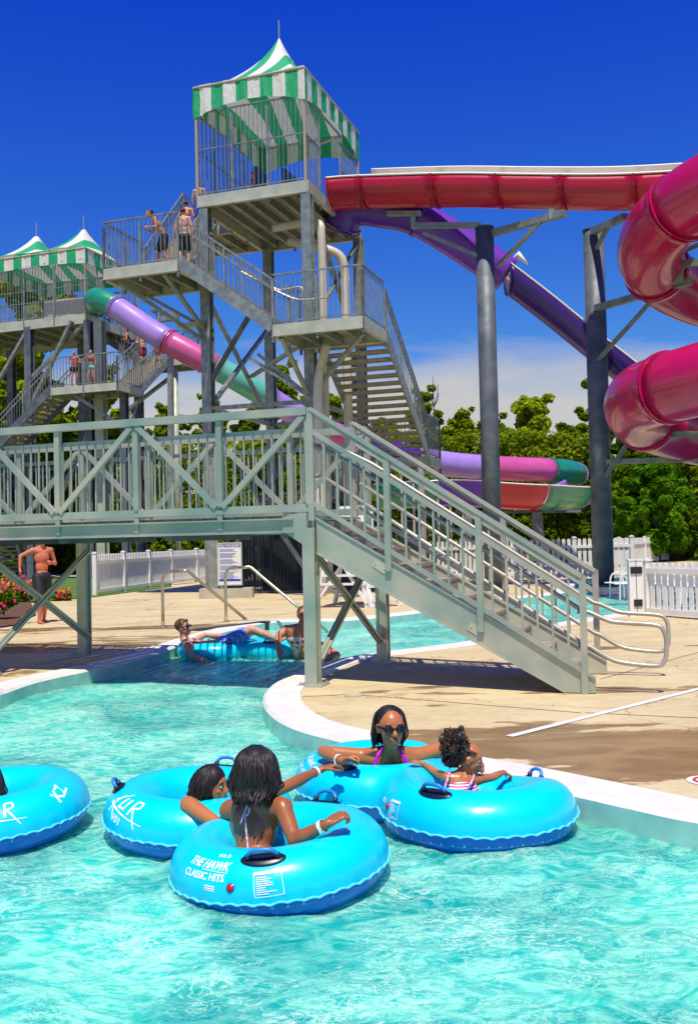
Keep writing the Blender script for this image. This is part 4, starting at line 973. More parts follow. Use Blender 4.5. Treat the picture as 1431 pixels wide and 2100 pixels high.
# shaded pump enclosure beneath the tower
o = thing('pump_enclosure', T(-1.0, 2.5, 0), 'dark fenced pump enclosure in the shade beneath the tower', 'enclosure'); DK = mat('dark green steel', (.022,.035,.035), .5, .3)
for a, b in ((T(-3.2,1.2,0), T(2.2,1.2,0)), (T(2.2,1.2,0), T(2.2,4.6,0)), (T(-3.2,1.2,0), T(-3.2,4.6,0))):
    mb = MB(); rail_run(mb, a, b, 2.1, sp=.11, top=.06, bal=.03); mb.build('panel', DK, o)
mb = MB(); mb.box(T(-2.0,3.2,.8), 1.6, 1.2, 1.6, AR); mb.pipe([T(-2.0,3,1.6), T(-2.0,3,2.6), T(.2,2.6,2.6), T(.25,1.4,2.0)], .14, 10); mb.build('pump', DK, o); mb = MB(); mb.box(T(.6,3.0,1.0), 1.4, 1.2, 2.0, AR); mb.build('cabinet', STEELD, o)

# ---------------------------------------------------------------- trees
TS = [(58, 560, 62, 300, 'lime', 'tall bright lime tree standing behind the farther tower', .05, 1.9), (-50, 700, 58, 220, 'mid', 'green tree at the left edge behind the farther tower', .0, 1.3),
 (212, 760, 64, 150, 'lime', 'lime tree showing below the farther tower landing', .02, 1.2), (120, 850, 55, 160, 'dark', 'dark tree low under the farther tower', 0, 1),
 (345, 826, 80, 130, 'mid', 'rounded tree on the skyline behind the thin pole', 0, .9), (432, 806, 82, 120, 'mid', 'rounded skyline tree just left of the tower column', 0, .9),
 (575, 742, 76, 150, 'mid', 'taller tree seen between the tower columns', 0, 1.1), (505, 850, 74, 130, 'dark', 'dark tree low between the tower columns', 0, .8),
 (680, 805, 78, 130, 'lime', 'lime tree behind the tower stair', 0, .9), (782, 850, 76, 130, 'mid', 'tree behind the treads of the big flight', 0, .8),
 (868, 795, 80, 95, 'mid', 'tree right of the big flight with a bare twig above', 0, .9), (945, 838, 78, 120, 'mid', 'skyline tree left of the first round column', 0, .9),
 (1090, 814, 76, 190, 'lime', 'broad lime tree on the skyline between the two round columns', 0, 1.5), (1010, 850, 72, 120, 'mid', 'tree behind the first round column', 0, .8),
 (1165, 868, 70, 110, 'dark', 'dark tree just left of the second round column', 0, .9), (1218, 778, 74, 95, 'mid', 'tall tree behind the second round column', 0, .9),
 (1292, 885, 66, 130, 'dark', 'dark tree under the magenta spiral', 0, 1), (1410, 880, 70, 150, 'dark', 'dark tree at the right edge under the spiral', 0, 1.1),
 (1342, 948, 52, 150, 'maple', 'bright maple standing before the dark trees at the right', .12, 1.5), (1500, 900, 60, 160, 'mid', 'tree beyond the right edge', 0, .8),
 (270, 930, 66, 170, 'dark', 'dark tree filling the gap behind the left handrail', 0, .9), (620, 960, 60, 180, 'dark', 'dark tree behind the bridge end', 0, .8), (30, 960, 52, 200, 'dark', 'dark tree low behind the footbridge at the left edge', 0, 1.0)]
for px, top, Y, wpx, kind, lab, bs, dn in TS: tree(px, top, Y, wpx, kind, lab, bs, dense=dn, leaf=.36 if Y < 60 else .46, group='trees behind the slides')
# low dark hedge that closes the background
def hedge(x0, x1, y0, y1, Y, kind, label, n, leaf=.4):
    a, b = Q(x0, y0, Y), Q(x1, y1, Y); o = thing('hedge', Vector(((a.x+b.x)/2, Y, 0)), label, 'hedge'); cen = []; rad = []
    k = int((b.x-a.x)/1.1)
    for i in range(k):
        f = (i+.5)/k; h = a.z+(b.z-a.z)*f
        for z in np.arange(.3, h, 1.1): cen.append((a.x+(b.x-a.x)*f, Y+random.uniform(-.6,.6), z+random.uniform(-.3,.3))); rad.append(random.uniform(.7,1.15))
    leaf_obj('foliage', leaves_mesh(cen, rad, n, leaf), LEAF[kind], o)
    mb = MB(); mb.bar(Vector((a.x, Y, .3)), Vector((b.x, Y, .3)), .25, .6); mb.build('stems', BARK, o)
hedge(830, 1235, 882, 890, 66, 'mid', 'green tree belt behind the curved lower slide', 24000, .30)
hedge(840, 1260, 1000, 1010, 56, 'dark', 'dark hedge behind the fence between the round columns', 9000)
hedge(250, 860, 905, 900, 68, 'mid', 'green tree belt behind the main tower columns', 26000, .30)
hedge(1215, 1520, 960, 950, 64, 'dark', 'dark tree belt behind the bright maple', 16000, .30)
hedge(1225, 1500, 1030, 1030, 54, 'dark', 'dark hedge at the right behind the far sunbeds', 7000)
hedge(-60, 420, 1010, 1030, 58, 'dark', 'dark hedge behind the left lawn', 9000)
hedge(380, 860, 1020, 1020, 57, 'dark', 'dark hedge behind the pump enclosure', 9000)
# bare twig above the tree right of the flight
mb = MB(); b_ = Q(889, 835, 79)
for a_, l_ in ((.0, 2.6), (.35, 1.9), (-.3, 2.0), (.6, 1.2)): mb.pipe([b_+Vector((0,0,0)), b_+Vector((math.sin(a_)*l_*.5, 0, l_*.5)), b_+Vector((math.sin(a_*.6)*l_, 0, l_))], [.05, .035, .015], 5)
mb.pipe([Vector((b_.x, 79, 0)), b_], [.2, .05], 6); o = mb.build('bare_tree', BARK); tag(o, 'bare leafless sapling rising above the skyline right of the big flight', 'tree')
# flower bed plants
def flower(p, r, h, label, kind='maple', cols=((.6,.03,.12), (.65,.25,.03))):
    o = thing('flowering_plant', p, label, 'plant', 'flowering plants beside the left deck')
    cen = [(p.x+random.uniform(-r,r)*.7, p.y+random.uniform(-r,r)*.5, p.z+h*random.uniform(.25,.8)) for _ in range(12)]
    leaf_obj('foliage', leaves_mesh(cen, [r*.4]*12, 900, .10), LEAF[kind], o)
    mb = MB()
    for i in range(70):
        c_ = cen[i % 12]; mb.ball((c_[0]+random.gauss(0,r*.3), c_[1]-abs(random.gauss(0,r*.3)), c_[2]+abs(random.gauss(0,h*.22))), random.uniform(.025,.05), 6, mi=i % 2)
    mb.build('blossom', [mat('red petals', cols[0], .7), mat('orange petals', cols[1], .7)], o)
flower(G(22,1232), .62, .75, 'red and orange flowering bush behind the standing man'); flower(G(-4,1272), .42, .75, 'flowering plant at the left edge near the deck', cols=((.6,.03,.12),(.65,.25,.03)))
flower(G(60,1236), .45, .6, 'low orange flowering plant beside the standing man'); flower(G(128,1232), .3, .3, 'small green plant right of the standing man')
# ---------------------------------------------------------------- inflatable rings
def vinyl(name, c, c2):
    m = bpy.data.materials.new(name); m.use_nodes = True; n = m.node_tree.nodes; l = m.node_tree.links; b = n['Principled BSDF']
    tcn = n.new('ShaderNodeTexCoord'); t = n.new('ShaderNodeTexNoise'); t.inputs['Scale'].default_value = 2.5; t.inputs['Detail'].default_value = 4; l.new(tcn.outputs['Object'], t.inputs['Vector'])
    mi = n.new('ShaderNodeMix'); mi.data_type = 'RGBA'; l.new(t.outputs[0], mi.inputs[0]); mi.inputs[6].default_value = (*c, 1); mi.inputs[7].default_value = (*c2, 1); l.new(mi.outputs[2], b.inputs['Base Color'])
    b.inputs['Roughness'].default_value = .27; b.inputs['Subsurface Weight'].default_value = .12; b.inputs['Subsurface Radius'].default_value = (.02, .05, .08); b.inputs['Subsurface Scale'].default_value = .4
    t2 = n.new('ShaderNodeTexNoise'); t2.inputs['Scale'].default_value = 9; l.new(tcn.outputs['Object'], t2.inputs['Vector']); bp = n.new('ShaderNodeBump'); bp.inputs['Strength'].default_value = .12; bp.inputs['Distance'].default_value = .03
    l.new(t2.outputs[0], bp.inputs['Height'])
    # beads of water
    v = n.new('ShaderNodeTexVoronoi'); v.inputs['Scale'].default_value = 55; l.new(tcn.outputs['Object'], v.inputs['Vector']); mr = n.new('ShaderNodeMapRange'); mr.inputs[1].default_value = .0; mr.inputs[2].default_value = .16; mr.inputs[3].default_value = 1; mr.inputs[4].default_value = 0
    l.new(v.outputs['Distance'], mr.inputs[0]); b2 = n.new('ShaderNodeBump'); b2.inputs['Strength'].default_value = .25; b2.inputs['Distance'].default_value = .004; l.new(mr.outputs[0], b2.inputs['Height']); l.new(bp.outputs[0], b2.inputs['Normal'])
    l.new(b2.outputs[0], b.inputs['Normal']); return m
CY = vinyl('cyan vinyl', (.0, .58, .80), (.0, .66, .84)); BL = vinyl('blue vinyl', (.0, .13, .62), (.0, .19, .68)); SEAM = mat('welded vinyl edge', (.10, .62, .85), .35); PRINT = mat('white print', (.85,.88,.9), .5)
HND = mat('blue webbing handle', (.02, .22, .55), .4); PAD = mat('black handle pad', (.008,.010,.02), .35); VALV = mat('red valve', (.55,.005,.015), .3)
RM, RA = .39, .175
class Ring:
    """local torus frame: phi measured from the viewer's side, anticlockwise seen from above; th = height angle, 0 = outer equator, 90 = crest"""
    def __init__(s, c, tilt=(0,0,0), rm=RM, ra=RA, sq=.97):
        s.c = Vector(c); s.M = Matrix.Rotation(tilt[0], 3, 'X') @ Matrix.Rotation(tilt[1], 3, 'Y') @ Matrix.Rotation(tilt[2], 3, 'Z'); s.rm = rm; s.ra = ra; s.sq = sq
    def P(s, ph, th, d=0):
        a = R(ph-90); t = R(th); rr = s.rm+(s.ra+d)*math.cos(t)
        return s.c + s.M @ Vector((math.cos(a)*rr, math.sin(a)*rr, (s.ra*s.sq+d)*math.sin(t)))
    def Nn(s, ph, th): return (s.P(ph, th, .01)-s.P(ph, th, 0)).normalized()
def ring_part(rg, th0, th1, mt, name, parent, np_=220, nt_=18):
    vs = []; fs = []
    for i in range(np_):
        for j in range(nt_+1): 
            ph = 360*i/np_; th = th0+(th1-th0)*j/nt_; vs.append(rg.P(ph, th, .0035*math.sin(R(ph)*31+2*math.sin(R(ph)*5))*math.exp(-((th-th0)/16)**2 if th0 > -90 else -((th-th1)/22)**2)))
    for i in range(np_):
        for j in range(nt_): i2 = (i+1) % np_; fs.append((i*(nt_+1)+j, i2*(nt_+1)+j, i2*(nt_+1)+j+1, i*(nt_+1)+j+1))
    return MB().add(vs, fs).build(name, mt, parent, smooth=True)
def wavy(pts, nrm, amp, wl, wid, name, parent, up=UP):
    """scalloped welded edge standing off the seam"""
    vs = []; k = len(pts); acc = 0; fs = []
    for i in range(k):
        if i: acc += (pts[i]-pts[i-1]).length
        a = amp*(abs(math.sin(math.pi*acc/wl))-.4)+amp*.25*math.sin(acc*23); q = pts[i]+up*a*1.0
        vs += [q-up*.003+nrm[i]*.001, q+nrm[i]*wid-up*.004+up*a*.3, q+nrm[i]*wid+up*.0005+up*a*.3, q+up*.004+nrm[i]*.001]
    for i in range(k):
        i2 = (i+1) % k
        for j in range(4): fs.append((i*4+j, i2*4+j, i2*4+(j+1) % 4, i*4+(j+1) % 4))
    return MB().add(vs, fs).build(name, SEAM, parent, smooth=False)
SE = -9
def handle(rg, ph, th, parent, rot=0, L=.22):
    """oval pad with a webbing grip bridging it"""
    c0 = rg.P(ph, th); nn_ = rg.Nn(ph, th); tg = (rg.P(ph+2, th)-rg.P(ph-2, th)).normalized(); bt = nn_.cross(tg)
    f = lambda u, v, d: surf(rg, ph, th, u, v, d)
    mb = MB(); k = 28; ctr = f(0, 0, .006); vs = [ctr]+[f(math.cos(2*math.pi*i/k)*L*.5, math.sin(2*math.pi*i/k)*.042, .005) for i in range(k)]+[f(math.cos(2*math.pi*i/k)*L*.46, math.sin(2*math.pi*i/k)*.036, .010) for i in range(k)]
    fs = [(0, k+1+i, k+1+(i+1) % k) for i in range(k)]+[(1+i, 1+(i+1) % k, k+1+(i+1) % k, k+1+i) for i in range(k)]
    mb.add(vs, fs); p = mb.build('handle_pad', PAD, parent, smooth=True)
    mb = MB(); pts = catmull([f(-L*.32, 0, .0), f(-L*.31, 0, .03), f(-L*.2, 0, .055), f(0, 0, .062), f(L*.2, 0, .055), f(L*.31, 0, .03), f(L*.32, 0, .0)], 4); mb.pipe(pts, .0105, 10); mb.build('grip', HND, p, smooth=True)
    for s in (-1, 1): mb = MB(); mb.pipe([f(s*L*.32, 0, .0), f(s*L*.315, 0, .03)], .0145, 10); mb.build('cuff', PAD, p, smooth=True)
def surf(rg, ph0, th0, u, v, d):      # u along the ring (m), v up the section (m)
    th = th0+math.degrees(v/rg.ra); rr = rg.rm+rg.ra*math.cos(R(th0)); return rg.P(ph0+math.degrees(u/rr), th, d)
def printed(rg, body, size, ph, th, parent, rot=0, sx=1.0, shear=0.0, name='print', d=.0022):
    vs, fs = text_mesh(body, size); c_, s_ = math.cos(R(rot)), math.sin(R(rot)); out = []
    for v in vs:
        x = v.x*sx+v.y*shear; y = v.y; out.append(surf(rg, ph, th, x*c_-y*s_, x*s_+y*c_, d))
    return MB().add(out, fs).build(name, PRINT, parent)
def strokes(rg, segs_, ph, th, parent, wd=.004, rot=0, name='print'):
    """flat printed strokes laid on the ring surface, (u0,v0,u1,v1[,w])"""
    mb = MB(); c_, s_ = math.cos(R(rot)), math.sin(R(rot))
    for sg_ in segs_:
        u0, v0, u1, v1 = sg_[:4]; w_ = sg_[4] if len(sg_) > 4 else wd; ln = math.hypot(u1-u0, v1-v0) or 1e-6; nx_, ny_ = -(v1-v0)/ln*w_/2, (u1-u0)/ln*w_/2; k = max(1, int(ln/.012)); vs = []
        for i in range(k+1):
            f = i/k; tw = 1.0 if len(sg_) < 6 else (1-f*sg_[5])
            for s in (-1, 1):
                x = u0+(u1-u0)*f+nx_*s*tw; y = v0+(v1-v0)*f+ny_*s*tw; vs.append(surf(rg, ph, th, x*c_-y*s_, x*s_+y*c_, .0025))
        mb.add(vs, [(2*i, 2*i+2, 2*i+3, 2*i+1) for i in range(k)])
    return mb.build(name, PRINT, parent)
def klir(rg, ph, th, parent, k=1.0, rot=0):
    S = [(-.085,-.03,-.055,.045,.007), (-.085,.012,-.02,.06,.006), (-.075,.0,-.035,-.045,.006), (-.02,.04,-.035,-.0,.008), (-.038,.0,-.01,.0,.008), (.008,.04,-.004,-.004,.009), (.03,-.012,.042,.042,.008), (.042,.042,.072,.04,.007), (.072,.04,.068,.018,.007), (.068,.018,.034,.012,.006), (.044,.012,.075,-.05,.008,.6), (-.10,.0,.10,-.035,.008,.7), (-.10,.0,-.085,.006,.006)]
    strokes(rg, [tuple(x*k if i < 5 else x for i, x in enumerate(s)) for s in S], ph, th, parent, rot=rot, name='print')
    printed(rg, '101', .032*k, ph-2.0*k, th-math.degrees(.040*k/rg.ra), parent, rot=rot-8, sx=1.25, name='print')
def valve(rg, ph, th, parent):
    f = lambda u, v, d: surf(rg, ph, th, u, v, d); mb = MB(); k = 20
    for rr, d, mi in ((.022, .003, 0), (.017, .008, 1)):
        vs = [f(0, 0, d+.001)]+[f(math.cos(2*math.pi*i/k)*rr, math.sin(2*math.pi*i/k)*rr, d) for i in range(k)]+[f(math.cos(2*math.pi*i/k)*rr*1.05, math.sin(2*math.pi*i/k)*rr*1.05, 0) for i in range(k)]
        mb.add(vs, [(0, 1+i, 1+(i+1) % k) for i in range(k)]+[(1+i, k+1+i, k+1+(i+1) % k, 1+(i+1) % k) for i in range(k)], mi)
    mb.build('valve', [BL, VALV], parent, smooth=True)
def warnbox(rg, ph, th, parent, w_=.135, h_=.115, rot=3):
    S = [(-w_/2,-h_/2,w_/2,-h_/2,.003), (-w_/2,-h_/2,-w_/2,h_/2,.003), (w_/2,-h_/2,w_/2,h_/2,.003), (-w_/2,h_/2-.007,w_/2,h_/2-.007,.015)]
    r_ = random.Random(3)
    for i in range(9): S.append((-w_/2+.01, h_/2-.026-i*.0095, -w_/2+.01+r_.uniform(.35,.9)*(w_-.02), h_/2-.026-i*.0095, .0042))
    strokes(rg, S, ph, th, parent, rot=rot)
def sawtooth(rg, th, phs, hw, hh, parent):
    """row of small pleats joined into one strip by a thin ribbon"""
    mb = MB(); vs = []; fs = []; rd = random.Random(5)
    for ph in phs:
        h_ = hh*rd.uniform(.3, 1); b = len(vs)
        vs += [surf(rg, ph, th, -hw, 0, .0016), surf(rg, ph, th, hw, 0, .0016), surf(rg, ph, th, 0, h_, .0014), surf(rg, ph, th, -hw, -.0015, .0014), surf(rg, ph, th, hw, -.0015, .0014)]
        fs += [(b, b+1, b+2), (b, b+3, b+4, b+1)]
        if b: fs.append((b-4, b-1, b+3, b))  # ribbon joining each pleat to the one before
    mb.add(vs, fs).build('pleats', SEAM, parent)
def ring(name, c, tilt, label, group='single blue rings', rm=RM, ra=RA):
    rg = Ring(c, tilt, rm, ra); o = thing(name, Vector(c)-UP*ra, label, 'inflatable ring', group)
    ring_part(rg, SE, 270+0, CY, 'upper_skin', o, nt_=26) if False else None
    ring_part(rg, SE, 196, CY, 'upper_skin', o, nt_=22); ring_part(rg, 196-360, SE, BL, 'lower_skin', o, nt_=14)
    k = 300; pts = [rg.P(360*i/k, SE) for i in range(k)]; nr = [rg.Nn(360*i/k, SE) for i in range(k)]
    nr = [Vector((v.x, v.y, 0)).normalized() for v in nr]
    wavy(pts, nr, .007, .075, .013, 'seam', o)
    sawtooth(rg, SE-9, [7.5*i for i in range(48)], .008, .020, o)
    return rg, o
# front ring
rgF, oF = ring('inflatable_ring', (-.40, 5.13, -.05), (R(.5), R(-4), 0), 'blue inflatable ring nearest the camera, carrying the long-haired bather seen from behind')
handle(rgF, -4, 62, oF); handle(rgF, 148, 66, oF, L=.2)
printed(rgF, 'CLASSIC HITS', .047, -38, 30, oF, rot=-1, sx=.93); printed(rgF, 'THE HAWK', .062, -37, 49, oF, rot=-2, sx=.80, shear=.30)
strokes(rgF, [(-.02,-.004,.13,-.012,.003), (-.11,.03,-.09,.034,.003)], -37, 42, oF); printed(rgF, '93.5', .026, -29, 68, oF, rot=0, sx=1.6)
strokes(rgF, [(-.03,.006,.03,.004,.006), (-.03,-.004,.03,-.006,.006), (-.03,-.013,.03,-.015,.004)], -32, 15, oF); valve(rgF, -20, 17, oF); warnbox(rgF, -1, 22, oF)
rg2, o2 = ring('inflatable_ring', (-.945, 5.96, -.025), (R(1), R(2), 0), 'blue inflatable ring behind the nearest one, carrying a dark-haired child in profile')
handle(rg2, -84, 58, o2, L=.16); handle(rg2, 168, 62, o2, L=.2); klir(rg2, -46, 40, o2, 1.75, rot=-2)
rg1, o1 = ring('inflatable_ring', (-2.23, 6.05, -.02), (R(1), R(-3), 0), 'blue inflatable ring cut off by the left edge of the photo', rm=.40)
klir(rg1, 22, 34, o1, 1.6, rot=6); printed(rg1, 'KZ', .11, 68, 48, o1, rot=28, sx=1.0)

# blobs: unions of capsules grown into one continuous surface -----------------
def blob(mb, name, mt, parent, vox, smooth=6, fac=.5, post=None, loc=None):
    me = bpy.data.meshes.new(name); org = base_of(parent) if parent is not None else Vector(loc)
    me.from_pydata([(v[0]-org.x, v[1]-org.y, v[2]-org.z) for v in mb.v], [], mb.f); o = bpy.data.objects.new(name, me); C.objects.link(o)
    r_ = o.modifiers.new('r', 'REMESH'); r_.mode = 'VOXEL'; r_.voxel_size = vox; r_.use_smooth_shade = True
    if smooth: s_ = o.modifiers.new('s', 'SMOOTH'); s_.iterations = smooth; s_.factor = fac
    dg = bpy.context.evaluated_depsgraph_get(); dg.update(); m2 = bpy.data.meshes.new_from_object(o.evaluated_get(dg)); o.modifiers.clear(); o.data = m2; bpy.data.meshes.remove(me); m2.name = name
    m2.materials.clear()
    for q_ in (mt if isinstance(mt, (list, tuple)) else [mt]): m2.materials.append(q_)
    m2.polygons.foreach_set('use_smooth', [True]*len(m2.polygons))
    if parent is not None: o.parent = parent
    else: o.location = org
    return o
# double ring: two rings joined by a broad bridge of air
A_ = Vector((.18, 6.58, -.015)); B_ = Vector((.735, 5.92, -.02)); RD = .40; RB = .185
dbl = thing('double_inflatable_ring', (A_+B_)/2-UP*.18, 'figure-eight blue inflatable ring carrying the woman in sunglasses and the small girl', 'inflatable ring')
def outline_pts(cA, cB, rm, n=110, ex=0):
    """outer outline of the two ring centre-lines, waist filled"""
    ax = (cB-cA); dd = ax.length; ax = ax.normalized(); ay = Vector((-ax.y, ax.x, 0)); out = []
    rr = rm+ex; half = math.acos(min(1, (dd/2+.02)/rr)) if dd/2 < rr else .3
    for i in range(n): a = half*1.0+(2*math.pi-2*half)*i/(n-1); out.append(cB.lerp(cB, 0)-(-ax*math.cos(a-math.pi+math.pi)+ay*math.sin(a-math.pi+math.pi))*(-rr) if False else cA+(ax*math.cos(a)+ay*math.sin(a))*rr)
    o2_ = [cB-(ax*math.cos(a)+ay*math.sin(a))*rr for a in [half+(2*math.pi-2*half)*i/(n-1) for i in range(n)]]
    return out+o2_
mb = MB()
for c_ in (A_, B_):
    mb.pipe([c_+Vector((math.cos(2*math.pi*i/64)*RD, math.sin(2*math.pi*i/64)*RD, 0)) for i in range(64)], RB, 24, closed=True)
axd = (B_-A_).normalized(); ayd = Vector((-axd.y, axd.x, 0)); md = (A_+B_)/2
for s in (-1, 1): mb.pipe([A_+ayd*s*.34+axd*.12, md+ayd*s*.25, B_+ayd*s*.34-axd*.12], [.16, .17, .16], 20)
mb.ball(md+UP*.02, (.19, .19, .18), 20)
def sst(x): x = max(0, min(1, x)); return x*x*(3-2*x)
mb.v = [(x, y, z-.10*sst((y-5.65)/.75)*sst((x-.42)/.4)) for x, y, z in mb.v]
bo = blob(mb, 'upper_skin', CY, dbl, .014, 10, .5)
bm = bmesh.new(); bm.from_mesh(bo.data); zc = -.04-base_of(dbl).z
geom = bm.verts[:]+bm.edges[:]+bm.faces[:]; bmesh.ops.bisect_plane(bm, geom=geom, plane_co=(0,0,zc), plane_no=(0,0,1))
low = bm.copy(); bmesh.ops.delete(bm, geom=[f for f in bm.faces if f.calc_center_median().z < zc], context='FACES'); bmesh.ops.delete(low, geom=[f for f in low.faces if f.calc_center_median().z >= zc], context='FACES')
loopv = [v for v in bm.verts if v.is_boundary]; 
# outer outline of the cut, followed edge by edge
adj = {}
for e_ in bm.edges:
    if e_.is_boundary: adj.setdefault(e_.verts[0].index, []).append(e_.verts[1].index); adj.setdefault(e_.verts[1].index, []).append(e_.verts[0].index)
bm.verts.ensure_lookup_table(); bm.verts.index_update()
adj = {}
for e_ in bm.edges:
    if e_.is_boundary: a0, a1 = e_.verts[0].index, e_.verts[1].index; adj.setdefault(a0, []).append(a1); adj.setdefault(a1, []).append(a0)
bm.verts.ensure_lookup_table(); seen = set(); loops = []
for s0 in adj:
    if s0 in seen: continue
    lp_ = [s0]; seen.add(s0); cur = s0
    while True:
        nx_ = [v for v in adj[cur] if v not in seen]
        if not nx_: break
        cur = nx_[0]; seen.add(cur); lp_.append(cur)
    loops.append([bm.verts[i].co.copy()+base_of(dbl) for i in lp_])
loops.sort(key=len, reverse=True)
bm.to_mesh(bo.data); bm.free(); lm_ = bpy.data.meshes.new('lower_skin'); low.to_mesh(lm_); low.free(); lm_.materials.append(BL); lm_.polygons.foreach_set('use_smooth', [True]*len(lm_.polygons)); lo_ = bpy.data.objects.new('lower_skin', lm_); C.objects.link(lo_); lo_.parent = dbl
ol = loops[0]
for _ in range(6): ol = [(ol[i-1]+ol[i]*2+ol[(i+1) % len(ol)])/4 for i in range(len(ol))]
nr = []
for i in range(len(ol)):
    d = (ol[(i+2) % len(ol)]-ol[i-2]).normalized(); nn_ = Vector((d.y, -d.x, 0)); nr.append(nn_)
if sum((ol[i]-md).dot(nr[i]) for i in range(len(ol))) < 0: nr = [-x for x in nr]
wavy([p+nr[i]*.001 for i, p in enumerate(ol)], nr, .008, .085, .014, 'seam', dbl)
rgA = Ring(A_, (0,0,0), RD, RB, 1.0); rgB = Ring(B_, (0,0,0), RD, RB, 1.0)
sawtooth(rgB, -25, [-80+6.5*i for i in range(27)], .008, .028, dbl)
handle(rgA, -35, 72, dbl); handle(rgB, -38, 68, dbl); handle(Ring(B_-UP*.085, (0,0,0), RD, RB, 1.0), 122, 70, dbl, L=.16)
printed(rgA, 'THE HAWK', .06, -76, 62, dbl, rot=-10, sx=.72, shear=.25); printed(rgA, 'CLASSIC HITS', .04, -78, 40, dbl, rot=-8, sx=.85)
valve(rgB, -72, 18, dbl); warnbox(rgB, -64, 18, dbl, .10, .10); strokes(rgB, [(-.03,.006,.03,.004,.006), (-.03,-.004,.03,-.006,.006), (-.03,-.013,.03,-.015,.004)], -80, 24, dbl)

# ---------------------------------------------------------------- people
def skin(name, c, rough=.38):
    m = mat(name, c, rough, col2=tuple(x*.82 for x in c), vscale=7, bump=.06, bscale=90); b = m.node_tree.nodes['Principled BSDF']
    b.inputs['Subsurface Weight'].default_value = .08; b.inputs['Subsurface Radius'].default_value = (.06, .02, .01); b.inputs['Subsurface Scale'].default_value = .3; return m
SK_D = skin('deep brown skin', (.38, .125, .042), .33); SK_M = skin('brown skin', (.52, .175, .055), .33); SK_T = skin('tanned skin', (.58, .24, .12), .5); SK_P = skin('fair skin', (.66, .34, .22), .5)
HAIRB = mat('black hair', (.018, .010, .007), .5, var=.4, vscale=20); HAIRD = mat('dark brown hair', (.03, .014, .008), .5, var=.4, vscale=20); HAIRR = mat('light brown hair', (.16, .06, .02), .5, var=.4, vscale=20)
def basis(fwd, up=UP):
    f = Vector(fwd).normalized(); r = f.cross(Vector(up)).normalized(); u = r.cross(f).normalized(); return r, f, u
def head_prims(mb, c, fwd, up=UP, k=1.0, jaw=1.0, n=20):
    """skull, jaw, nose, brow, cheeks, ears; c = centre of the skull, k scales (1 = 0.24 m tall head)"""
    r, f, u = basis(fwd, up); P = lambda x, y, z: c+(r*x+f*y+u*z)*k
    mb.ball(P(0,-.008,.022), (.074*k, .092*k, .088*k), n, basis=(r, f, u)); mb.ball(P(0,.020,-.030), (.060*k, .066*k, .075*k), n, basis=(r, f, u))
    mb.ball(P(0,.050,-.088*jaw), (.030*k, .030*k, .022*k), 12, basis=(r, f, u)); mb.ball(P(0,.035,-.070), (.047*k, .045*k, .035*k), 12, basis=(r, f, u))
    mb.cap(P(0,.078,.012), .010*k, P(0,.101,-.022), .0135*k, 8); mb.ball(P(-.010,.092,-.026), .009*k, 8); mb.ball(P(.010,.092,-.026), .009*k, 8)
    mb.cap(P(-.036,.070,.026), .011*k, P(.036,.070,.026), .011*k, 8)
    for s in (-1, 1):
        mb.ball(P(s*.036,.058,-.020), (.020*k,.020*k,.018*k), 8, basis=(r, f, u)); mb.ball(P(s*.075,-.004,-.006), (.009*k,.019*k,.030*k), 10, basis=(r, f, u)); mb.ball(P(s*.078,-.010,.010), (.011*k,.016*k,.013*k), 8, basis=(r, f, u))
    mb.cap(P(-.016,.086,-.052), .0075*k, P(.016,.086,-.052), .0075*k, 8); mb.cap(P(-.013,.083,-.063), .0085*k, P(.013,.083,-.063), .0085*k, 8)
    return P
def face_parts(parent, P, k, r, f, u, glasses=False, smile=False, lipc=(.30,.06,.05)):
    mb = MB()
    for s in (-1, 1): mb.cap(P(s*.022,.0795,.031), .0045*k, P(s*.050,.071,.030), .0035*k, 8)
    mb.build('eyebrows', HAIRB, parent, smooth=True)
    if not glasses:
        mb = MB(); m2 = MB()
        for s in (-1, 1): mb.ball(P(s*.031,.071,.008), (.0145*k,.010*k,.008*k), 12, basis=(r, f, u)); m2.ball(P(s*.031,.0785,.008), (.0065*k,.005*k,.0065*k), 10, basis=(r, f, u))
        mb.build('eyes', mat('eye white', (.7,.66,.6), .2), parent, smooth=True); m2.build('pupils', DARK, parent, smooth=True)
    else:
        mb = MB()
        for s in (-1, 1): mb.ball(P(s*.034,.086,.008), (.031*k,.012*k,.021*k), 18, basis=(r, f, u)); mb.bar(P(s*.062,.080,.014), P(s*.083,-.01,.012), .005*k, .012*k)
        mb.bar(P(-.012,.094,.014), P(.012,.094,.014), .006*k, .006*k); mb.build('sunglasses', mat('dark lenses', (.01,.008,.008), .08), parent, smooth=True)
    mb = MB(); wd = .026 if smile else .019
    mb.pipe(catmull([P(-wd,.081,-.049+(.006 if smile else 0)), P(-.010,.0925,-.0525), P(0,.0935,-.0515), P(.010,.0925,-.0525), P(wd,.081,-.049+(.006 if smile else 0))], 4), [.003*k]*1+[.0048*k]*15+[.003*k], 8)
    mb.pipe(catmull([P(-wd,.081,-.050+(.006 if smile else 0)), P(-.010,.0905,-.066), P(0,.092,-.068), P(.010,.0905,-.066), P(wd,.081,-.050+(.006 if smile else 0))], 4), [.003*k]*1+[.005*k]*15+[.003*k], 8)
    mb.build('lips', mat('lips %d' % int(lipc[0]*100), lipc, .35), parent, smooth=True)
    if smile: mb = MB(); mb.ball(P(0,.086,-.058), (.017*k,.0075*k,.006*k), 12, basis=(r, f, u)); mb.build('teeth', mat('teeth', (.8,.78,.7), .25), parent, smooth=True)
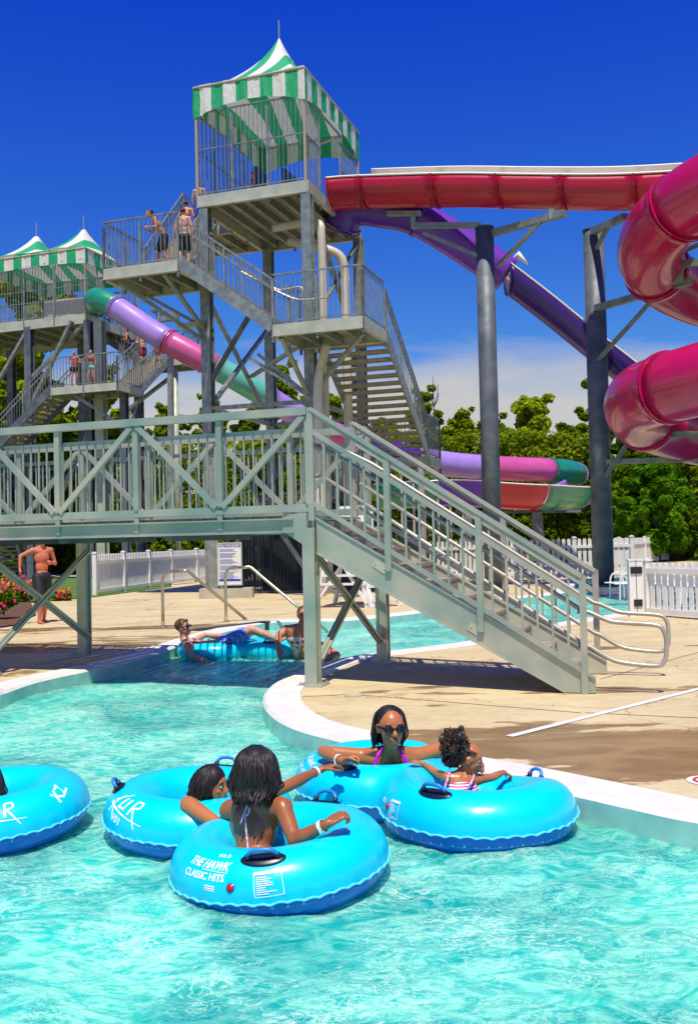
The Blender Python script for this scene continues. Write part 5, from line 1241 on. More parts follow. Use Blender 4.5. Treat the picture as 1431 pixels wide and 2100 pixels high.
def hand_prims(mb, wr, d, palmn, k=1.0, curl=.35, spread=.10, thumb=1, grip=False):
    """palm, four unequal two-joint fingers and a thumb leaving the side of the palm"""
    d = Vector(d).normalized(); pn = Vector(palmn); pn = (pn-d*pn.dot(d)).normalized(); sd = d.cross(pn).normalized()*thumb
    k = k*1.0; mb.cap(wr, .024*k, wr+d*.02*k, .025*k, 10)
    for x in (-.027, -.009, .009, .027): mb.cap(wr+d*.022*k+sd*x*.8*k, .0135*k, wr+d*.085*k+sd*x*1.05*k, .0115*k, 8)
    for i, (x, ln, rr) in enumerate(((.0285, .070, .0088), (.0098, .080, .0092), (-.0095, .074, .0086), (-.028, .058, .0076))):
        a = curl*(1+.12*i); p0 = wr+d*.085*k+sd*x*k; dd = (d+sd*x*spread*20/.6*.6).normalized()
        pr = p0
        for j, fr_ in enumerate((.45, .32, .25)):
            ang = a*(j+.6); dv = (dd*math.cos(ang)+pn*math.sin(ang)).normalized(); q = pr+dv*ln*fr_*k; mb.cap(pr, rr*k*(1-.07*j), q, rr*k*(1-.07*(j+1)), 8); pr = q
    p0 = wr+d*.028*k+sd*.026*k; p1 = p0+(d*.75+sd*.62+pn*.25).normalized()*.042*k; p2 = p1+(d*.9+sd*.05+pn*(.3+curl*.3)).normalized()*.033*k; p3 = p2+(d*.9-sd*.15+pn*(.3+curl*.4)).normalized()*.024*k
    mb.cap(p0, .0135*k, p1, .0115*k, 8); mb.cap(p1, .011*k, p2, .0098*k, 8); mb.cap(p2, .0098*k, p3, .0085*k, 8)
def limb(mb, pts, rs, n=14):
    for i in range(len(pts)-1): mb.cap(pts[i], rs[i], pts[i+1], rs[i+1], n)
def arm_prims(mb, sh, el, wr, k=1.0):
    sh, el, wr = Vector(sh), Vector(el), Vector(wr)
    limb(mb, [sh, sh.lerp(el, .45), el], [.047*k, .042*k, .034*k]); limb(mb, [el, el.lerp(wr, .3), el.lerp(wr, .75), wr], [.034*k, .036*k, .027*k, .022*k])
def torso_prims(mb, pelvis, chest, neck, shR, shL, k=1.0, hipw=.13, chw=.145, female=False):
    ax = (shR-shL).normalized(); up = (neck-pelvis).normalized(); fw = up.cross(ax).normalized()
    mb.ball(chest, (chw*k, .095*k, .16*k), 20, basis=(ax, fw, up)); mb.ball(pelvis.lerp(chest, .5), ((.105 if female else .12)*k, .080*k, .15*k), 18, basis=(ax, fw, up)); mb.ball(pelvis, ((hipw+.015)*k, .10*k, .11*k), 18, basis=(ax, fw, up))
    for s in (shR, shL): mb.cap(chest+up*.07*k+(s-chest)*.2, .075*k, s, .052*k, 14); mb.cap(neck, .042*k, s+up*.0, .046*k, 12)
    mb.cap(chest, .09*k, neck, .05*k, 14)
    return ax, fw, up
def hair_strands(parent, mt, roots_fn, n, seed=1, r=.0035, name='hair'):
    pass
def long_hair(parent, c, fwd, k, mt, length, n=260, fz=1.0, amax=2.15, up=UP, back=.03, spread=1.0, seed=3, side=0.0, vox=.007, part_front=0, flow=Vector((0,0,0))):
    """scalp shell plus falling locks, grown into one mass with separate lock ends"""
    rd = random.Random(seed); r, f, u = basis(fwd, up); P = lambda x, y, z: c+(r*x+f*y+u*z)*k
    mb = MB(); mb.ball(P(0,-.020-part_front,.034), (.083*k, .094*k, .086*k), 20, basis=(r, f, u)); o = blob(mb, 'hair', mt, parent, .008, 3)
    m2 = MB()
    for i in range(n):
        a = rd.uniform(-1, 1)*amax; s_, c_ = math.sin(a), math.cos(a); el_ = rd.uniform(.1, .95)
        top = P(.02*s_, -.01, .118); p1 = P(.080*s_*1.02, -.022-.080*c_, .075-rd.uniform(0,.02)); jx, jy = rd.gauss(0,.005)*fz, rd.gauss(0,.005)*fz; p2 = P(.094*s_*spread+jx, -.025-.092*c_*spread+jy, -.01+rd.gauss(0,.01))
        ln = length*(1-.25*max(0, -c_))*rd.uniform(.82, 1.05)
        p3 = P(.092*s_*spread+jx+rd.gauss(0,.006)*fz, -.025-.088*c_*spread-back*.4, -.01-ln*.5)+flow*.5; p4 = P(.085*s_*spread*rd.uniform(.8,1.08)+side*ln, -.03-.075*c_-back+rd.gauss(0,.012)*fz, -.01-ln+rd.gauss(0,.01)*fz)+flow
        pts = catmull([top, p1, p2, p3, p4], 4); w_ = .0046*k*rd.uniform(.4,1.3); m2.pipe(pts, [w_]*(len(pts)-4)+[w_*.85, w_*.7, w_*.5, w_*.2], 5)
    m2.build('locks', mt, o, smooth=True); return o
def wristband(parent, wr, d, k=1.0, r=.029):
    d = Vector(d).normalized(); s = d.cross(UP).normalized(); u = s.cross(d); mb = MB(); n = 24; vs = []
    for dd in (-.011, .011):
        for j in range(n): a = 2*math.pi*j/n; vs.append(wr+d*dd+(s*math.cos(a)+u*math.sin(a))*r*k)
    for dd in (-.011, .011):
        for j in range(n): a = 2*math.pi*j/n; vs.append(wr+d*dd+(s*math.cos(a)+u*math.sin(a))*(r*k+.0015))
    fs = [(j, (j+1) % n, n+(j+1) % n, n+j) for j in range(n)]+[(2*n+j, 2*n+(j+1) % n, 3*n+(j+1) % n, 3*n+j) for j in range(n)]+[(j, (j+1) % n, 2*n+(j+1) % n, 2*n+j) for j in range(n)]+[(n+j, n+(j+1) % n, 3*n+(j+1) % n, 3*n+j) for j in range(n)]
    mb.add(vs, fs); mb.pipe([wr+s*r*k, wr+s*r*k-UP*.03+d*.01], [.006, .004], 6); mb.build('wristband', mat('white wristband', (.8,.78,.76), .5), parent)
def person(label, base, **kw): return thing('person', base, label, 'person', kw.get('group'))

# --- woman in the front ring, seen from behind
k = 1.08
w1 = person('bather with straight dark hair and pink halter string, seen from behind in the nearest ring', Vector((-.47, 5.2, -.25)))
hc = Q(527, 1584, 5.20); shR = Q(580, 1657, 5.10); shL = Q(470, 1662, 5.36); neck = Q(520, 1640, 5.24); chest = Q(520, 1688, 5.24); pel = Q(518, 1775, 5.14)
mb = MB(); ax, fw, upv = torso_prims(mb, pel, chest, neck+UP*.0, shR, shL, k, female=True)
P = head_prims(mb, hc, Vector((.15,1,-.12)), UP, k); mb.cap(neck-UP*.02, .045*k, hc-UP*.05, .045*k, 12)
# shoulder blades and the furrow of the spine
mb.ball(Q(556,1678,5.135), (.045,.02,.075), 12); mb.ball(Q(490,1682,5.21), (.04,.02,.07), 12)
el1 = Q(605, 1724, 4.93); wr1 = Q(668, 1691, 4.84); arm_prims(mb, shR, el1, wr1, k); hand_prims(mb, wr1, Q(712,1664,4.87)-wr1, Vector((.1,.2,-1)), k*.98, curl=.95, thumb=1)
el2 = Q(590, 1612, 5.75); wr2 = Q(655, 1579, 5.98); arm_prims(mb, shL, el2, wr2, k*.95); hand_prims(mb, wr2, Q(692,1566,6.02)-wr2, Vector((.3,.0,-1)), k*.95, curl=.5, thumb=-1)
for s in (-1, 1): limb(mb, [pel+ax*s*.08, pel+ax*s*.10+fw*.36-UP*.02, pel+ax*s*.11+fw*.66-UP*.28], [.085, .065, .045])
blob(mb, 'body', SK_D, w1, .0065, 7)
long_hair(w1, hc, Vector((.15,1,-.12)), k*1.1, HAIRB, .105, n=950, fz=1.5, spread=.97, back=.010)
for a_, rr in (((wr1.lerp(el1, .12)), .031), (wr2.lerp(el2, .13), .030)): wristband(w1, a_, (wr1-el1) if rr == .031 else (wr2-el2), 1.0, rr)
STR = mat('pink and white string', (.62,.22,.38), .6, col2=(.75,.7,.72), vscale=60)
mb = MB(); mb.pipe(catmull([Q(513,1632,5.11), Q(508,1652,5.10), Q(503,1668,5.10), Q(505,1700,5.095), Q(509,1745,5.04)], 5), .0055, 6); mb.pipe(catmull([Q(508,1650,5.09), Q(502,1665,5.09), Q(493,1690,5.09)], 4), .005, 6); mb.pipe(catmull([Q(512,1655,5.09), Q(510,1668,5.085), Q(503,1673,5.085)], 4), .006, 6); mb.build('halter_string', STR, w1, smooth=True)
mb = MB(); q_ = wr2+(Q(692,1566,6.02)-wr2).normalized()*-.0; mb.pipe([q_+Vector((0,0,.026)), q_+Vector((.018,0,0)), q_+Vector((0,0,-.026))], .003, 5); mb.build('hair_tie', DARK, w1)

# --- child in the second ring
k = .94
w2 = person('child with short dark hair in profile, arm over the rim of the second ring', Vector((-.83, 6.0, -.3)))
hc = Q(437, 1610, 5.68); fwd = Vector((.93, -.34, -.10)); neck = Q(420, 1648, 5.76); sh1 = Q(386, 1650, 5.50); sh2 = Q(455, 1655, 5.95); chest = Q(425, 1690, 5.82); pel = Q(425, 1745, 5.92)
mb = MB(); torso_prims(mb, pel, chest, neck, sh2, sh1, k*.9); P = head_prims(mb, hc, fwd, UP, k); mb.cap(neck, .04, hc-UP*.04, .042, 12)
e_ = Q(450, 1692, 5.34); arm_prims(mb, sh1, e_, Q(520,1682,5.5), k*1.1); hand_prims(mb, Q(520,1682,5.5), Vector((.8,.6,-.1)), Vector((0,.1,-1)), k*.85, .4)
blob(mb, 'body', SK_M, w2, .0062, 6); r_, f_, u_ = basis(fwd); face_parts(w2, P, k, r_, f_, u_)
long_hair(w2, hc, fwd, k*1.05, HAIRB, .085, n=560, fz=1.6, spread=1.08, seed=5, back=.02)
mb = MB(); mb.ball(P(.086,-.005,-.034), .006, 8); mb.build('ear_stud', mat('stud', (.8,.8,.85), .1, 1.0), w2, smooth=True)

# --- woman in sunglasses
k = 1.12
w3 = person('smiling woman in sunglasses and magenta bikini top, arms spread over the double ring', Vector((.27, 6.5, -.25)))
hc = Q(801, 1492, 6.28); fwd = Vector((.22, -1, -.05)); neck = Q(800, 1540, 6.36); shR = Q(742, 1551, 6.40); shL = Q(858, 1549, 6.42); chest = Q(800, 1578, 6.44); pel = Q(805, 1650, 6.6)
mb = MB(); ax, fw, upv = torso_prims(mb, pel, chest, neck, shR, shL, k*.95, female=True); P = head_prims(mb, hc, fwd, UP, k); mb.cap(neck-UP*.02, .046*k, hc-UP*.06, .046*k, 12)
mb.cap(Q(772,1538,6.32), .016, Q(748,1546,6.36), .016, 8)
e1 = Q(662, 1541, 6.36); wA = Q(700, 1560, 6.10); arm_prims(mb, shR, e1, wA, k*1.02); hand_prims(mb, wA, Q(726,1554,6.10)-wA, Vector((0,-.5,-1)), k*.9, 1.15, thumb=-1)
e2 = Q(925, 1530, 6.55); wB = Q(960, 1548, 6.45); arm_prims(mb, shL, e2, wB, k); hand_prims(mb, wB, Vector((.5,-.4,-.3)), Vector((-.2,-.3,-1)), k*.9, .5)
blob(mb, 'body', SK_M, w3, .0065, 7); r_, f_, u_ = basis(fwd); face_parts(w3, P, k, r_, f_, u_, glasses=True, smile=True, lipc=(.26,.06,.04))
long_hair(w3, hc+UP*.004, fwd, k*1.0, HAIRB, .12, n=300, spread=.98, seed=8, back=.035, amax=1.56, part_front=.013)
MAG = mat('magenta fabric', (.62, .0, .42), .6)
mb = MB(); mb.pipe(catmull([Q(787,1530,6.30), Q(776,1546,6.255), Q(770,1562,6.25), Q(768,1585,6.27)], 4), [.008]*4+[.012]*4+[.016]*5, 8); mb.pipe(catmull([Q(817,1533,6.30), Q(825,1548,6.27), Q(832,1560,6.27), Q(838,1585,6.3)], 4), [.008]*4+[.012]*4+[.016]*5, 8); mb.build('bikini_top', MAG, w3, smooth=True)
wristband(w3, wA.lerp(e1, .12), wA-e1, 1.0, .031)
# --- little girl
k = .86
w4 = person('small girl with curly tied-up hair in a pink and white striped swimsuit, seen from behind', Vector((.74, 5.95, -.3)))
hc = Q(962, 1556, 5.90); fwd = Vector((.86, -.12, -.22)); neck = Q(943, 1588, 5.92); sL = Q(916, 1596, 5.88); sR = Q(980, 1598, 5.92); chest = Q(945, 1622, 5.88); pel = Q(943, 1675, 5.90)
mb = MB(); ax, fw, upv = torso_prims(mb, pel, chest, neck, sR, sL, k*.82, chw=.15); P = head_prims(mb, hc, fwd, UP, k, jaw=.92); mb.cap(neck, .036*k, hc-UP*.03, .04*k, 12)
e1 = Q(893, 1584, 6.05); w_a = Q(868, 1566, 6.14); arm_prims(mb, sL, e1, w_a, k*.80); hand_prims(mb, w_a, Vector((-.7,.2,.25)), Vector((0,0,-1)), k*.7, .4)
e2 = Q(1010, 1594, 6.0); w_b = Q(1032, 1583, 6.10); arm_prims(mb, sR, e2, w_b, k*.80); hand_prims(mb, w_b, Vector((.4,.2,-.25)), Vector((-.2,0,-1)), k*.72, .7)
blob(mb, 'body', SK_M, w4, .0058, 6); r_, f_, u_ = basis(fwd); face_parts(w4, P, k, r_, f_, u_)
SUITM = bpy.data.materials.new('striped swimsuit'); SUITM.use_nodes = True; n = SUITM.node_tree.nodes; l = SUITM.node_tree.links; tcn = n.new('ShaderNodeTexCoord'); wv_ = n.new('ShaderNodeTexWave'); wv_.bands_direction = 'Z'; wv_.inputs['Scale'].default_value = 21; wv_.inputs['Distortion'].default_value = .4
l.new(tcn.outputs['Object'], wv_.inputs['Vector']); gt = n.new('ShaderNodeMath'); gt.operation = 'GREATER_THAN'; gt.inputs[1].default_value = .5; l.new(wv_.outputs['Fac'], gt.inputs[0]); mi = n.new('ShaderNodeMix'); mi.data_type = 'RGBA'; mi.inputs[6].default_value = (.60,.02,.16,1); mi.inputs[7].default_value = (.82,.74,.78,1); l.new(gt.outputs[0], mi.inputs[0]); l.new(mi.outputs[2], n['Principled BSDF'].inputs['Base Color'])
mb = MB(); up0 = (neck-pel).normalized(); fw0 = up0.cross((sR-sL).normalized()); axx = (sR-sL).normalized()
mb.ball(chest-up0*.012, (.134*k, .102*k, .112*k), 20, basis=(axx, fw0, up0)); mb.ball(pel.lerp(chest, .4), (.118*k, .092*k, .14*k), 18, basis=(axx, fw0, up0)); so_ = blob(mb, 'swimsuit', SUITM, w4, .007, 4)
PDOT = mat('pink polka trim', (.62,.02,.30), .6, col2=(.8,.6,.7), vscale=70)
for sp4 in ([Q(922,1582,5.88), Q(918,1596,5.80), Q(914,1608,5.775), Q(912,1618,5.775)], [Q(972,1586,5.90), Q(969,1598,5.82), Q(963,1610,5.785), Q(960,1618,5.785)]): mb = MB(); mb.pipe(catmull(sp4, 4), .008, 6); mb.build('strap', PDOT, w4, smooth=True)
# curly hair, tied in a puff
rd = random.Random(4); mb = MB(); r, f, u = basis(fwd); mb.ball(P(0,-.036,.030), (.080*k,.080*k,.080*k), 18, basis=(r, f, u))
pc = Q(930, 1524, 5.90)
for i in range(34): mb.ball(pc+Vector((rd.gauss(0,.034), rd.gauss(0,.03), rd.gauss(0,.034))), rd.uniform(.018,.036), 8)
for i in range(16): mb.ball(Q(926+rd.uniform(-12,12), 1548+rd.uniform(-12,22), 5.90), rd.uniform(.018,.03), 8)
h_ = blob(mb, 'hair', HAIRD, w4, .007, 1); mb = MB()
for i in range(420):
    d = Vector((rd.gauss(0,1), rd.gauss(0,1), rd.gauss(0,1))).normalized(); c0 = (pc if i % 3 else Q(927,1552,5.9)); p0 = c0+d*.045; t_ = d.cross(Vector((rd.gauss(0,1), rd.gauss(0,1), rd.gauss(0,1)))).normalized()
    ln = rd.uniform(.03,.06) if i % 3 else rd.uniform(.01,.03); s_ = p0; b_ = t_.cross(d); mb.pipe([p0+d*ln*j/8+(t_*math.cos(j*1.4)+b_*math.sin(j*1.4))*.009 for j in range(9)], .0032, 4)
for i in range(60):
    a = rd.uniform(-1.4, 1.4); mb.pipe(catmull([P(.078*math.sin(a), .055-.02*abs(a), .06), P(.084*math.sin(a), -.02, .085-.02*abs(math.sin(a))), P(.05*math.sin(a), -.085, .06)], 4), .0035, 5)
mb.build('curls', mat('curly brown hair', (.06,.022,.010), .5), h_, smooth=True)
# --- bather at the left edge (only the edge of the head shows)
k = 1.0; w5 = person('bather in the ring cut off at the left edge, only hair and shoulder showing', Vector((-2.33, 5.9, -.3)))
hc = Q(-34, 1608, 5.95); neck = Q(-36, 1652, 6.0); s1 = Q(-90,1662,6.0); s2 = Q(-6,1668,5.95); mb = MB(); torso_prims(mb, Q(-40,1760,6.0), Q(-40,1700,6.0), neck, s2, s1, k*.9); P = head_prims(mb, hc, Vector((-.6,.8,0)), UP, k); mb.cap(neck, .045, hc-UP*.05, .045, 12); arm_prims(mb, s2, Q(-6,1700,5.72), Q(-60,1690,5.62), .9); hand_prims(mb, Q(-60,1690,5.62), Vector((-1,0,0)), Vector((0,0,-1)), .9)
blob(mb, 'body', SK_M, w5, .008, 6); long_hair(w5, hc, Vector((-.6,.8,0)), k*1.1, HAIRD, .09, n=240, seed=12)

# --- the man and woman on the double ring beyond the footbridge
RX = G(395, 1338, -.15); RY = G(590, 1335, -.15)
cA2 = Q(440, 1330, 14.6); cB2 = Q(560, 1327, 14.8); cA2.z = cB2.z = -.04
da = thing('double_inflatable_ring', (cA2+cB2)/2-UP*.15, 'blue double inflatable ring under the footbridge carrying the reclining man', 'inflatable ring')
cA2 = Vector((-2.08, 15.1, -.06)); cB2 = Vector((-1.12, 15.1, -.06)); mb = MB()
for c_ in (cA2, cB2): mb.pipe([c_+Vector((math.cos(2*math.pi*i/48)*.47, math.sin(2*math.pi*i/48)*.48, 0)) for i in range(48)], .155, 18, closed=True)
mb.ball((cA2+cB2)/2, (.24,.3,.14), 18)
blob(mb, 'skin', CY, da, .03, 8)
for c_, ph in ((cA2, 30), (cA2, 150), (cB2, -10), (cB2, 160)):
    rg = Ring(c_, (0,0,0), .48, .155, 1.0); handle(rg, ph, 72, da, L=.26)
mn = person('man in sunglasses and blue patterned trunks reclining on the double ring under the footbridge', Vector((-1.9, 14.0, -.1)))
k = 1.18; Y = 14.75
hc = Q(376, 1287, Y); fwd = Vector((.95,-.28,.12)); neck = Q(378,1312,Y); sF = Q(386,1324,Y-.22); sBk = Q(392,1318,Y+.20); chest = Q(402,1328,Y); pel = Q(462,1321,Y+.05)
mb = MB(); ax, fw, upv = torso_prims(mb, pel, chest, neck, sF, sBk, k); P = head_prims(mb, hc, fwd, Vector((-.1,0,1)), k); mb.cap(neck, .06, hc-UP*.04, .055, 12); mb.cap(chest, .11, pel, .12, 14)
eF = Q(394,1346,Y-.35); wF = Q(432,1360,Y-.55); arm_prims(mb, sF, eF, wF, k*1.1); hand_prims(mb, wF, Vector((1,-.1,-.1)), Vector((0,0,-1)), k, .3)
eB = Q(420,1302,Y+.45); wB = Q(470,1306,Y+.55); arm_prims(mb, sBk, eB, wB, k); hand_prims(mb, wB, Vector((1,0,-.2)), Vector((0,0,-1)), k, .3)
for (kx, ky, fx, fy, yy) in ((516,1290,574,1313,Y-.05), (520,1293,580,1320,Y+.28)):
    kn = Q(kx,ky,yy); an = Q(fx,fy,yy); limb(mb, [pel+ax*(0.08 if yy < Y else -.08), (pel+ax*0).lerp(kn,.5), kn], [.10, .085, .062]); limb(mb, [kn, kn.lerp(an,.35), an], [.060,.058,.036]); limb(mb, [an, an+Vector((.18,0,.06))], [.034,.026])
blob(mb, 'body', SK_P, mn, .011, 6); r_, f_, u_ = basis(fwd, Vector((-.1,0,1))); face_parts(mn, P, k, r_, f_, u_, glasses=True)
mb = MB(); mb.ball(P(0,-.022,.036), (.082*k,.094*k,.084*k), 18, basis=(r_, f_, u_)); mb.cap(P(-.03,.05,.085), .022, P(.03,.05,.085), .022, 8); blob(mb, 'hair', HAIRR, mn, .012, 2)
mb = MB()
for (kx, ky, yy) in ((516,1290,Y-.05), (520,1293,Y+.28)): kn = Q(kx,ky,yy); limb(mb, [pel+ax*(0.07 if yy < Y else -.07), pel.lerp(kn,.66)], [.125,.108])
mb.ball(pel, (.16,.15,.14), 16); blob(mb, 'swim_trunks', mat('blue patterned trunks', (.01,.05,.50), .7, col2=(.25,.40,.80), vscale=28), mn, .014, 3)
wm = person('woman in a spotted swimsuit leaning on the ring behind the footbridge column', Vector((-.8, 14.6, -.4)))
Y = 14.3; k = 1.16; hc = Q(622,1262,Y); fwd = Vector((.1,-.98,-.2)); neck = Q(616,1284,Y+.04); sA = Q(588,1291,Y+.02); sB = Q(640,1290,Y+.05); chest = Q(612,1306,Y+.06); pel = Q(622,1338,Y+.25)
mb = MB(); ax, fw, upv = torso_prims(mb, pel, chest, neck, sA, sB, k*1.12, female=True); P = head_prims(mb, hc, fwd, UP, k); mb.cap(neck, .05, hc-UP*.04, .05, 12)
e_ = Q(570,1306,Y-.05); w_ = Q(571,1330,Y-.25); arm_prims(mb, sA, e_, w_, k*1.35); hand_prims(mb, w_, Vector((.15,-.4,-.6)), Vector((.3,.2,-1)), k, .5)
e_ = Q(652,1305,Y+.1); w_ = Q(648,1326,Y-.1); arm_prims(mb, sB, e_, w_, k*1.3); hand_prims(mb, w_, Vector((-.2,-.4,-.5)), Vector((0,.2,-1)), k, .5)
limb(mb, [pel, Q(660,1330,Y+.0), Q(690,1344,Y-.25)], [.13,.10,.06]); limb(mb, [pel, Q(640,1335,Y-.1), Q(676,1350,Y-.45)], [.13,.10,.06])
blob(mb, 'body', SK_T, wm, .011, 6); r_, f_, u_ = basis(fwd); face_parts(wm, P, k, r_, f_, u_)
mb = MB(); mb.ball(P(0,-.025,.034), (.083*k,.094*k,.086*k), 16, basis=(r_, f_, u_)); mb.ball(P(0,-.10,-.02), .045, 10); blob(mb, 'hair', HAIRR, wm, .012, 2)
SPOT = bpy.data.materials.new('spotted fabric'); SPOT.use_nodes = True; n = SPOT.node_tree.nodes; l = SPOT.node_tree.links; tcn = n.new('ShaderNodeTexCoord'); vo = n.new('ShaderNodeTexVoronoi'); vo.inputs['Scale'].default_value = 14; vo.inputs['Randomness'].default_value = .3; l.new(tcn.outputs['Object'], vo.inputs['Vector']); gt = n.new('ShaderNodeMath'); gt.operation = 'LESS_THAN'; gt.inputs[1].default_value = .34; l.new(vo.outputs['Distance'], gt.inputs[0]); mi = n.new('ShaderNodeMix'); mi.data_type = 'RGBA'; mi.inputs[6].default_value = (.72,.68,.62,1); mi.inputs[7].default_value = (.30,.03,.03,1); l.new(gt.outputs[0], mi.inputs[0]); l.new(mi.outputs[2], n['Principled BSDF'].inputs['Base Color'])
mb = MB(); mb.ball(chest-UP*.02, (.185,.135,.15), 18, basis=(ax, fw, upv)); mb.ball(pel.lerp(chest,.5), (.165,.13,.18), 18, basis=(ax, fw, upv)); mb.ball(pel, (.18,.15,.13), 16); blob(mb, 'swimsuit', SPOT, wm, .013, 3)

# --- standing figures -----------------------------------------------------------
def stand(label, foot, h, face, skin_m, hair_m, shorts=None, top=None, pose='down', bend=0.0, stride=.1, hair='short', female=False, vox=.016, lift=0.0, group=None, headfwd=None, trunks_len=.55):
    """foot = point between the feet; face = heading angle (0 = +x); body bends forward by `bend` radians"""
    foot = Vector(foot); k = h/1.75; f = Vector((math.cos(face), math.sin(face), 0)); r = f.cross(UP).normalized(); o = person(label, foot, group=group)
    P0 = lambda x, y, z: foot+(r*x+f*y)*k+UP*z*k
    pel = P0(0, -.12*math.sin(bend), .92); cb, sb = math.cos(bend), math.sin(bend)
    Bp = lambda x, y, z: pel+(r*x+f*(y*cb+z*sb)+UP*(z*cb-y*sb))*k
    chest = Bp(0, 0, .36); neck = Bp(0, 0, .55); s1, s2 = Bp(.185, 0, .50), Bp(-.185, 0, .50); upb = (neck-pel).normalized()
    mb = MB(); ax, fw, upv = torso_prims(mb, pel, chest, neck, s1, s2, k*1.05, female=female)
    hf = Vector(headfwd).normalized() if headfwd is not None else (f+UP*(-.35*sb)).normalized(); hu = (upb+UP).normalized(); hc = neck+(upb*.14+f*.02)*k; hk = k*.98
    P = head_prims(mb, hc, hf, hu, hk); mb.cap(neck, .05*k, hc-hu*.05*k, .05*k, 10)
    legs = []
    for s in (-1, 1):
        hip = pel+(r*s*.085)*k-UP*.03*k; st = stride*s; kn = P0(s*.10, st*.6+.04, .49+ (lift if s > 0 else 0)); an = P0(s*.11, st-.04, .075+(lift if s > 0 else 0)); toe = an+(f*.16-UP*.05)*k; heel = an-(f*.05+UP*.04)*k
        limb(mb, [hip, hip.lerp(kn,.4), kn], [.095*k,.082*k,.056*k]); limb(mb, [kn, kn.lerp(an,.3), an], [.053*k,.056*k,.034*k]); limb(mb, [heel, toe], [.032*k,.026*k]); legs.append((hip, kn))
    for s, sh in ((1, s1), (-1, s2)):
        pz = pose if isinstance(pose, str) else pose[0 if s > 0 else 1]
        if pz == 'down': el = sh+(r*s*.07+f*.0)*k-UP*.29*k; wr = el+(r*s*.01+f*.07)*k-UP*.25*k
        elif pz == 'bent': el = sh+(r*s*.10-f*.02)*k-UP*.27*k; wr = el+(-r*s*.16+f*.19)*k+UP*.03*k
        elif pz == 'hip': el = sh+(r*s*.20-f*.05)*k-UP*.24*k; wr = el+(-r*s*.17+f*.08)*k-UP*.16*k
        elif pz == 'reach': el = sh+(r*s*.02+f*.27)*k-UP*.06*k; wr = el+(-r*s*.03+f*.26)*k-UP*.02*k
        elif pz == 'side': el = sh+(r*s*.27+f*.04)*k-UP*.08*k; wr = el+(r*s*.24+f*.05)*k-UP*.05*k
        elif pz == 'up': el = sh+(r*s*.25)*k+UP*.05*k; wr = el+(r*s*-.06+f*.1)*k+UP*.22*k
        elif pz == 'elbow': el = sh+(r*s*.26+f*.05)*k-UP*.10*k; wr = el+(r*s*.03+f*.05)*k-UP*.24*k
        elif pz == 'rail': el = sh+(f*.16)*k-UP*.22*k; wr = el+(f*.22)*k-UP*.05*k
        arm_prims(mb, sh, el, wr, k); hand_prims(mb, wr, wr-el, Vector(-r*s), k, .4, thumb=1)
    blob(mb, 'body', skin_m, o, vox, 4)
    mb = MB(); r_, f_, u_ = basis(hf, hu); mb.ball(P(0,-.024,.036), (.083*hk,.095*hk,.085*hk), 14, basis=(r_, f_, u_))
    if hair == 'long': mb.cap(P(0,-.06,.0), .06*hk, P(0,-.09,-.20), .045*hk, 10)
    if hair == 'tail': mb.cap(P(0,-.10,.03), .035*hk, P(0,-.14,-.12), .02*hk, 8)
    blob(mb, 'hair', hair_m, o, vox, 1)
    if shorts:
        mb = MB(); mb.ball(pel-UP*.01*k, (.165*k,.135*k,.11*k), 14, basis=(r, f, UP))
        for hip, kn in legs: limb(mb, [hip, hip.lerp(kn, trunks_len), hip.lerp(kn, trunks_len+.2 if trunks_len > .3 else trunks_len+.05)], [.112*k,.108*k,.098*k])
        blob(mb, 'swim_trunks', shorts, o, vox, 2)
    if top:
        mb = MB(); mb.ball(chest, (.165*k,.118*k,.13*k), 14, basis=(r, (fw if fw.dot(f) > 0 else -fw), upb)); 
        if top[1] == 'suit': mb.ball(pel.lerp(chest,.5), (.14*k,.105*k,.2*k), 14, basis=(r, f, upb)); mb.ball(pel, (.162*k,.125*k,.11*k), 14)
        for s in (-1,1): mb.cap(Bp(s*.09,.04,.42), .022*k, Bp(s*.10,.0,.545), .02*k, 8)
        blob(mb, 'top', top[0], o, vox, 2)
    return o
BLK = mat('black trunks', (.008,.008,.010), .7, bump=.3, bscale=12); BLU = mat('royal blue trunks', (.01,.06,.55), .7); REDT = mat('red trunks', (.55,.01,.015), .7); NAVY = mat('navy trunks', (.012,.02,.13), .7); PINKT = mat('pink and black tankini', (.60,.03,.10), .7, col2=(.03,.01,.015), vscale=9); TEAL = mat('teal bikini', (.02,.50,.42), .7); MARO = mat('maroon trunks', (.16,.02,.03), .7)
fm = G(88, 1278); stand('sunburnt man in long black trunks standing on the left deck behind the footbridge brace', fm, 1.86, R(-50), skin('sunburnt skin', (.66,.19,.08), .5), HAIRR, BLK, pose=('elbow','bent'), stride=.16, vox=.012, trunks_len=.75)
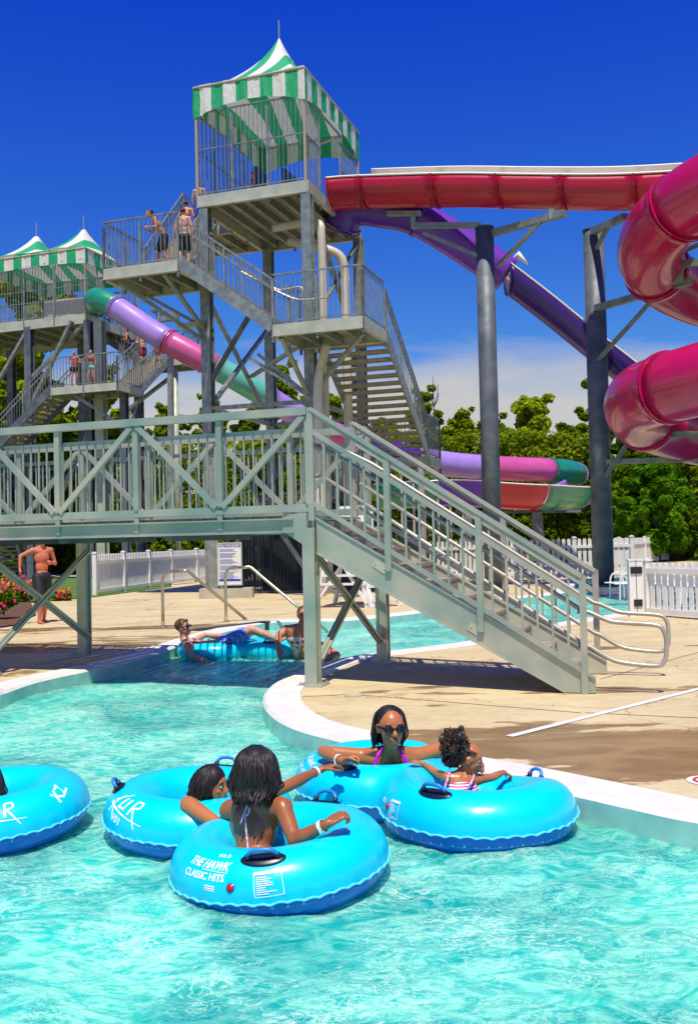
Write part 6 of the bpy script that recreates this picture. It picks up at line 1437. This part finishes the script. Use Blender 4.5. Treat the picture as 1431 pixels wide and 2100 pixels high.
# main tower stair and landing
stand('bent-over man in black trunks on the tower landing', T(-4.0,-1.3,A_Z), 1.90, R(200), SK_T, HAIRB, BLK, pose='bent', bend=.55, stride=.12, headfwd=(-1,-.3,-.1))
stand('man in black trunks standing at the head of the upper stair', T(-3.35,-1.2,A_Z), 1.80, R(75), SK_P, HAIRD, BLK, pose='down')
stand('sunburnt man waiting behind the others on the tower landing', T(-4.3,.55,A_Z+.4), 1.75, R(70), SK_T, HAIRR, MARO, pose='bent')
stand('bare-chested man in royal blue trunks climbing to the top platform', T(-5.05,3.1,ZP), 1.80, R(70), SK_P, HAIRR, BLU, pose='down')
stand('teenager in navy trunks climbing behind the others below the top platform', T(-4.75,1.6,A_Z+1.45), 1.65, R(80), SK_T, HAIRD, NAVY, pose='bent')
stand('child in red leaning on the rail inside the top platform', T(-2.4,1.6,ZP), 1.2, R(200), SK_T, HAIRD, BLK, top=(mat('red rash vest', (.5,.02,.03), .7), 'x'), pose='bent')
# left tower
stand('woman in a pink and black tankini facing out on the far tower landing', T2(.45,-1.6,8.6), 1.72, R(-80), SK_T, HAIRR, BLK, top=(PINKT,'suit'), pose=('bent','bent'), female=True, hair='long', vox=.02, trunks_len=.2)
stand('girl in teal bikini bottoms holding the rail on the far tower landing', T2(1.2,-1.4,8.6), 1.72, R(-120), SK_T, HAIRR, TEAL, top=(MARO,'x'), pose=('side','down'), female=True, hair='tail', vox=.02, trunks_len=.02)
stand('bare-chested man in maroon trunks facing out on the far tower stair', T2(1.85,1.9,9.95), 1.8, R(-60), SK_P, HAIRD, MARO, pose=('bent','down'), vox=.02)
stand('bare-chested man in red trunks seen from behind on the far tower stair', T2(2.55,2.0,10.0), 1.8, R(75), SK_P, HAIRD, REDT, pose='elbow', vox=.02)
stand('bather in dark clothes on the inner stair of the far tower', T2(.6,2.6,10.4), 1.7, R(180), SK_T, HAIRB, BLK, top=(BLK,'x'), pose='bent', vox=.02)
stand('attendant in red standing behind the cream panel on the far tower', T2(-1.8,1.6,12.3), 1.75, R(-80), SK_T, HAIRD, BLK, top=(mat('red shirt', (.5,.03,.03), .7),'x'), pose='down', vox=.02)
# beyond the footbridge stair
stand('man in white sunglasses and navy trunks standing beyond the footbridge end', G(684,1212), 1.74, R(-90), SK_T, HAIRR, NAVY, pose='elbow', vox=.016)
stand('woman in a white bikini at the right edge near the far lawn', G(1432,1136), 1.75, R(-100), SK_T, HAIRD, mat('white bikini', (.75,.75,.78), .7), top=(mat('white bikini', (.75,.75,.78), .7),'x'), pose='down', female=True, vox=.02, trunks_len=.03)
